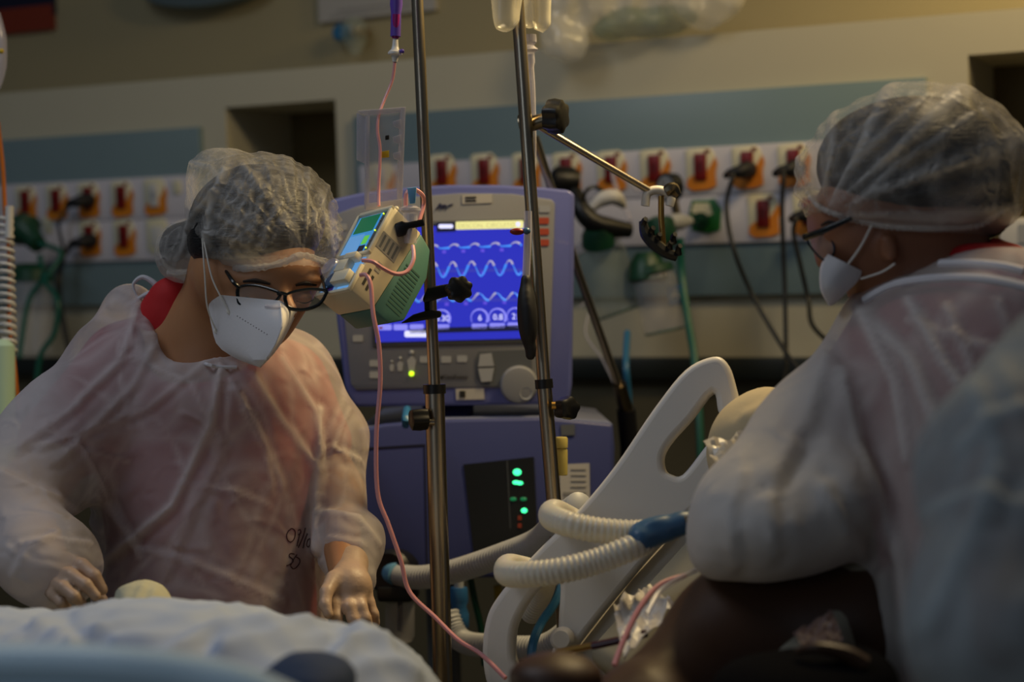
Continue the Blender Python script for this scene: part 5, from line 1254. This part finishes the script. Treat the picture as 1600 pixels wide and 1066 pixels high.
# gloved hands
H = 2700.0
hd = 1.965
hand([[(100, 876, hd, 15), (128, 884, hd - .02, 12.5), (147, 900, hd - .03, 11.5), (160, 922, hd - .03, 10)], [(88, 892, hd - .01, 14), (112, 900, hd - .04, 12.5), (134, 914, hd - .05, 11), (150, 932, hd - .05, 9.5)],
      [(78, 905, hd - .01, 13), (98, 918, hd - .05, 11.5), (116, 932, hd - .06, 10), (128, 943, hd - .05, 9)], [(70, 915, hd, 12), (84, 930, hd - .04, 10.5), (96, 942, hd - .05, 9), (106, 950, hd - .04, 8)],
      [(88, 885, hd + .03, 15), (125, 905, hd + .03, 13), (150, 925, hd + .01, 12), (160, 938, hd - .01, 10)]],
     [ell(78, 890, hd + .01, 34, 28, .022, 30, .012), cap_((55, 872, 1.99, 22), (78, 888, hd + .01, 24), .02)], M['glove'], nurse)
hd = 2.08
hand([[(530, 920, hd, 14), (524, 944, hd - .02, 11.5), (525, 964, hd - .03, 10.5), (532, 980, hd - .03, 9)], [(545, 925, hd, 14), (546, 948, hd - .025, 11.5), (552, 968, hd - .03, 10.5), (560, 984, hd - .03, 9)],
      [(558, 925, hd, 13), (564, 948, hd - .02, 11), (571, 966, hd - .025, 10), (577, 982, hd - .02, 8.5)], [(568, 920, hd + .01, 12), (577, 942, hd, 10), (584, 960, hd - .005, 9), (587, 974, hd, 8)],
      [(522, 905, hd - .01, 14), (510, 925, hd - .03, 11.5), (508, 945, hd - .04, 10.5), (513, 960, hd - .045, 9)]],
     [ell(545, 918, hd, 34, 30, .02, 0, .012), cap_((548, 880, 2.13, 28), (546, 912, hd + .01, 27), .02)], M['glove'], nurse)
pp = P(330, 900, 2.29); lower_body(nurse, pp.x, pp.y, h=.86)

# ------------------------------------------------------------------ right nurse
RD = 1.88
nr = thing('person', (P(1480, 900, 1.75).x, P(1480, 900, 1.75).y, 0), 'nurse seen from the side at right, cap and mask, white sleeve over the bed', 'person')
headR = [ell(1425, 275, 1.86, 130, 92, .085, 0, .03), ell(1345, 365, 1.87, 72, 78, .065, 15, .03), ell(1372, 400, 1.87, 62, 55, .055, 20, .03), cap_((1302, 385, 1.87, 14), (1290, 405, 1.86, 12), .02), ell(1305, 340, 1.87, 35, 30, .05, 10, .03),
         ell(1300, 372, 1.85, 12, 10, .02, 0, .01), cap_((1420, 330, 1.87, 88), (1480, 470, 1.87, 98), .04),
         ell(1388, 388, 1.795, 14, 24, .012, -12, .006), ell(1386, 392, 1.785, 7, 14, .008, -12, .006, 'sub')]
torsoR = [ell(1540, 620, 1.80, 165, 165, .12, 0, .05), ell(1520, 930, 1.74, 130, 250, .11, 0, .05), cap_((1410, 520, 1.88, 70), (1620, 540, 1.72, 80), .05)]
armRN = [cap_((1410, 540, 1.86, 56), (1215, 790, 1.74, 38), .03), cap_((1215, 790, 1.74, 38), (1130, 830, 1.84, 26), .02)]
organic('body', headR + torsoR + armRN, M['skin2'], nr, res=.0055, key='bodyr')
organic('collar', [cap_((1475, 435, 1.87, 108), (1580, 425, 1.84, 40), .03), ell(1540, 420, 1.85, 55, 40, .07, 5, .02), cap_((1420, 300, 1.86, 92), (1460, 440, 1.86, 100), .006, 'sub'), ell(1340, 440, 1.85, 130, 90, .3, 0, .01, 'sub'), ell(1538, 402, 1.80, 54, 22, .045, 6, .01)], M['red_s'], nr, res=.005)
rf = [([(1330, 470), (1420, 560), (1470, 680)], 16, .006), ([(1350, 500), (1400, 600), (1420, 720)], 12, .006), ([(1420, 470), (1470, 560), (1530, 640)], 12, .006), ([(1480, 480), (1520, 580), (1540, 660)], 10, .005), ([(1290, 560), (1260, 660), (1200, 740)], 18, .006),
      ([(1310, 580), (1340, 700), (1400, 850), (1420, 1000)], 18, .008), ([(1240, 700), (1200, 780), (1210, 860)], 14, .006), ([(1160, 740), (1140, 800), (1150, 880)], 12, .005), ([(1380, 900), (1390, 1060)], 16, .008), ([(1290, 760), (1320, 830), (1345, 870)], 14, .008),
      ([(1420, 500), (1600, 560)], 10, .004), ([(1560, 470), (1590, 560), (1600, 650)], 10, .004)]
gR = [ell(1530, 620, 1.80, 200, 200, .165, 0, .06), ell(1500, 930, 1.74, 165, 330, .16, 0, .08), cap_((1440, 505, 1.87, 86), (1600, 500, 1.72, 105), .05), cap_((1400, 540, 1.86, 92), (1290, 690, 1.78, 100), .05),
        cap_((1290, 690, 1.78, 100), (1185, 790, 1.71, 92), .04), ell(1190, 822, 1.70, 108, 84, .08, 8, .03), ell(1290, 790, 1.72, 80, 100, .08, 20, .03), ell(1120, 845, 1.72, 42, 58, .06, 10, .02),
        cap_((1430, 250, 1.86, 100), (1478, 385, 1.86, 108), .014, 'sub'), ell(1200, 985, 1.7, 150, 70, .25, -8, .008, 'sub')]
organic('scrub_top', gR[:4] + [cap_((1460, 450, 1.87, 118), (1490, 490, 1.87, 124), .03)] + gR[-2:-1], M['pink_s'], nr, res=.008, iso=-.013)
organic('gown', gR, M['gown2'], nr, res=.007, key='gownr', disp=fold_fn(rf, .0016, 11, 4, .004, loose=lambda x, y: .95 * np.clip((1345 - x + (y - 640) * .12) / 60, 0, 1) * np.clip((y - 430) / 120, 0, 1) + .3 * np.clip((y - 700) / 100, 0, 1)))
mb = MB(); mb.sweep([on('gownr', x, y, .002) for x, y in ((1395, 432), (1425, 418), (1470, 412), (1520, 412), (1565, 416), (1600, 424))], (.0045, .0045), n=8, sub=4); mb.build('collar_binding', M['seam'], nr)
mb = MB(); mb.sweep([on('gownr', x, y, .001) for x, y in ((1350, 470), (1400, 445), (1470, 435), (1540, 436), (1610, 450))], .005, n=8, sub=4); mb.build('shoulder_seam', M['seam'], nr)
organic('hair', [ell(1425, 256, 1.86, 148, 104, .105, 0, .02), ell(1520, 330, 1.87, 58, 52, .06, 0, .03), half(1420, 368, 1.85, 3, .01)], M['hair'], nr, res=.007, disp=fold_fn([], .001, 60, 2))
g1 = radial(1290, 335, .0030, 15, rmin=40, rmax=380, seed=2); g2 = fold_fn([([(1300, 320), (1350, 240), (1450, 150)], 9, .004), ([(1330, 330), (1400, 260), (1520, 180)], 9, .004), ([(1480, 200), (1460, 280), (1470, 350)], 9, .003), ([(1540, 180), (1560, 260), (1550, 340)], 9, .003), ([(1290, 300), (1310, 230), (1360, 190)], 8, .003)], .001, 28, 5, .003, loose=lambda x, y: .6 * np.clip((y - 325) / 25, 0, 1))
organic('bouffant_cap', [ell(1432, 246, 1.86, 158, 114, .115, -4, .03), ell(1520, 280, 1.86, 68, 88, .08, 0, .03), ell(1300, 270, 1.87, 52, 62, .06, 25, .03), ell(1420, 315, 1.86, 150, 66, .112, 0, .03), half(1420, 366, 1.85, 3, .01), ell(1282, 392, 1.85, 60, 50, .14, 18, .01, 'sub')],
        M['cap'], nr, res=.0046, key='capR', disp=both(g1, g2))
mb = MB(); mb.sweep([q for q in (onr('capR', p[0], p[1] - 5, p[2]) for p in ((1262, 306, 1.87), (1280, 328, 1.83), (1310, 341, 1.80), (1345, 352, 1.78), (1385, 359, 1.765), (1430, 362, 1.76), (1480, 362, 1.77), (1530, 357, 1.79), (1568, 335, 1.83))) if q],
   lambda l, t: (.0038 + .001 * math.sin(l * 650 + 2 * math.sin(l * 190)), .003 + .0008 * math.sin(l * 1000)), n=10, sub=10); mb.build('cap_rim', M['capr'], nr)
mr = mask_mesh([(1346, 423, 1.82), (1345, 430, 1.82), (1338, 442, 1.82), (1325, 455, 1.82), (1310, 470, 1.825), (1300, 477, 1.83)],
          [(1296, 398, 1.82), (1288, 410, 1.815), (1284, 425, 1.81), (1284, 445, 1.81), (1288, 462, 1.815), (1297, 477, 1.825)],
          [(1293, 396, 1.85), (1284, 410, 1.855), (1281, 425, 1.86), (1281, 445, 1.86), (1285, 460, 1.86), (1296, 478, 1.84)], M['mask'], nr, puff=.008)
mb = MB(); mb.sweep([P(1362, 352, 1.79), P(1345, 385, 1.80), P(1326, 412, 1.81)], .0013, n=6); mb.sweep([P(1398, 412, 1.785), P(1378, 425, 1.80), P(1345, 436, 1.815)], .0011, n=6); mb.build('ear_loop', M['strap'], mr)
mb = MB(); mb.sweep([P(1258, 371, 1.83), P(1285, 360, 1.81), P(1330, 341, 1.795)], [(.0022, .0045), (.002, .004), (.0016, .003)], n=8) if 0 else mb.sweep([P(1258, 371, 1.83), P(1285, 361, 1.81), P(1330, 341, 1.792)], [.0042, .0036, .0026], n=8); mb.build('glasses_temple', M['frame'], nr)
pts = [P(x, y, 1.845 - (x - 1270) * .0006) for x, y in crv([(1262, 374), (1290, 366), (1301, 378), (1303, 395), (1292, 408), (1275, 396)], 4)]
mb = MB(); mb.sweep(pts, .0012, n=6, sub=1, closed=True); mb.build('glasses_rim', M['frame'], nr)
mb = MB(); c = sum(pts, Vector()) / len(pts); mb.add([c] + pts, [(0, 1 + i, 1 + (i + 1) % len(pts)) for i in range(len(pts))]); mb.build('lens', M['lens'], nr)
mb = MB(); mb.ball(P(1260, 368, 1.828), .003, 6); mb.build('hinge', M['brass'], nr)
mb = MB(); mb.sweep([on('bodyr', x, y, .0008) for x, y in ((1283, 352), (1296, 347), (1312, 350))], [.001, .0022, .001], n=6); mb.build('eyebrow', M['brow'], nr)
hd = 1.86
hand([[(1132, 826, hd, 16), (1118, 815, hd + .01, 12), (1106, 812, hd + .02, 10)], [(1132, 838, hd, 15), (1114, 830, hd + .01, 12), (1102, 826, hd + .02, 10)], [(1132, 850, hd, 14), (1116, 846, hd + .01, 11), (1104, 842, hd + .02, 9.5)],
      [(1136, 860, hd, 13), (1120, 860, hd + .01, 10), (1110, 856, hd + .02, 9)], [(1140, 815, hd + .01, 14), (1126, 804, hd, 11.5), (1114, 802, hd - .01, 10)]], [ell(1145, 838, hd, 26, 30, .02, 0, .01)], M['glove'], nr)
pp = P(1500, 900, 1.74); lower_body(nr, pp.x, pp.y, h=.86)

# ------------------------------------------------------------------ third nurse, only a sleeve and side in frame
n3 = thing('person', (P(1720, 800, 1.2).x, P(1720, 800, 1.2).y, 0), 'person in blurred bluish white gown cut off by the right edge', 'person')
t3 = [ell(1800, 800, 1.30, 170, 330, .12, 0, .06), cap_((1690, 640, 1.22, 100), (1580, 780, 1.15, 70), .04), cap_((1580, 780, 1.15, 70), (1570, 1000, 1.05, 55), .03), ell(1850, 330, 1.3, 95, 125, .09, 0, .03), cap_((1850, 430, 1.3, 60), (1830, 560, 1.3, 80), .05)]
organic('body', t3, M['skin2'], n3, res=.009)
organic('scrub_top', [ell(1800, 800, 1.30, 178, 335, .125, 0, .05), cap_((1700, 640, 1.23, 100), (1620, 740, 1.18, 80), .04)], mat('navy_scrub_cloth', '#2c3d4c', .8), n3, res=.010, iso=.004)
f3 = [([(1500, 700), (1560, 650), (1600, 640)], 16, .006), ([(1520, 600), (1560, 700), (1540, 800)], 20, .006), ([(1450, 800), (1530, 770), (1600, 790)], 14, .006), ([(1560, 560), (1590, 640), (1600, 700)], 16, .004), ([(1560, 780), (1500, 880), (1450, 980)], 20, .006)]
organic('gown', [ell(1800, 800, 1.30, 205, 370, .15, 0, .06), cap_((1700, 620, 1.22, 160), (1590, 735, 1.16, 140), .04), cap_((1590, 740, 1.16, 140), (1590, 860, 1.10, 140), .03), ell(1570, 1000, 1.06, 150, 140, .07, 0, .04), cap_((1850, 430, 1.3, 75), (1840, 520, 1.3, 80), .01, 'sub')], M['gownb'], n3, res=.008, disp=fold_fn(f3, .0015, 14, 5, .004))
organic('hair', [ell(1856, 290, 1.31, 100, 105, .1, 0, .03), half(1856, 345, 1.3, 0, .01)], M['hair'], n3, res=.011)
organic('bouffant_cap', [ell(1858, 280, 1.31, 122, 125, .12, 0, .03), half(1858, 350, 1.3, 0, .01)], M['cap'], n3, res=.008, disp=fold_fn([], .002, 30, 3, .004))
pp = P(1780, 900, 1.3); lower_body(n3, pp.x, pp.y, h=.95)

# ------------------------------------------------------------------ patient
pt = thing('person', P(1290, 900, 1.8), 'dark skinned patient lying in the bed, mostly hidden, bare arm in front', 'person')
organic('body', [cap_((1345, 985, 1.72, 105), (1170, 1000, 1.75, 112), .04), cap_((1170, 990, 1.78, 104), (1008, 1146, 1.62, 98), .04), cap_((1004, 1136, 1.6, 92), (880, 1160, 1.56, 50), .03),
        ell(868, 1060, 1.52, 74, 40, .04, 0, .02), ell(1310, 1000, 1.84, 110, 90, .10, 0, .05), ell(1290, 800, 1.88, 68, 80, .08, 40, .03), cap_((1290, 850, 1.86, 50), (1290, 920, 1.82, 60), .03), cap_((1200, 1180, 1.7, 110), (700, 1220, 1.75, 100), .05)],
        M['skind'], pt, res=.007, disp=fold_fn([([(1060, 930), (1000, 1000), (940, 1060)], 14, .003)], .001, 14))
tag(organic('dark_cloth', [ell(1240, 1090, 1.5, 130, 72, .08, 0, .03), ell(1340, 1060, 1.52, 60, 50, .06, 0, .03)], M['darkcloth'], None, .008, disp=fold_fn([], .002, 20, 2, .003)), 'black cloth at the bottom edge below the dark arm', 'cloth')
mb = MB(); mb.sweep([P(1245, 1018, 1.48), P(1275, 1012, 1.47), P(1320, 1022, 1.47), P(1350, 1040, 1.47)], (.003, .009), n=8); tag(mb.build('strap', mat('brown_strap', '#3a2412', .45)), 'dark brown strap under the dim wrapper near the gown', 'strap')
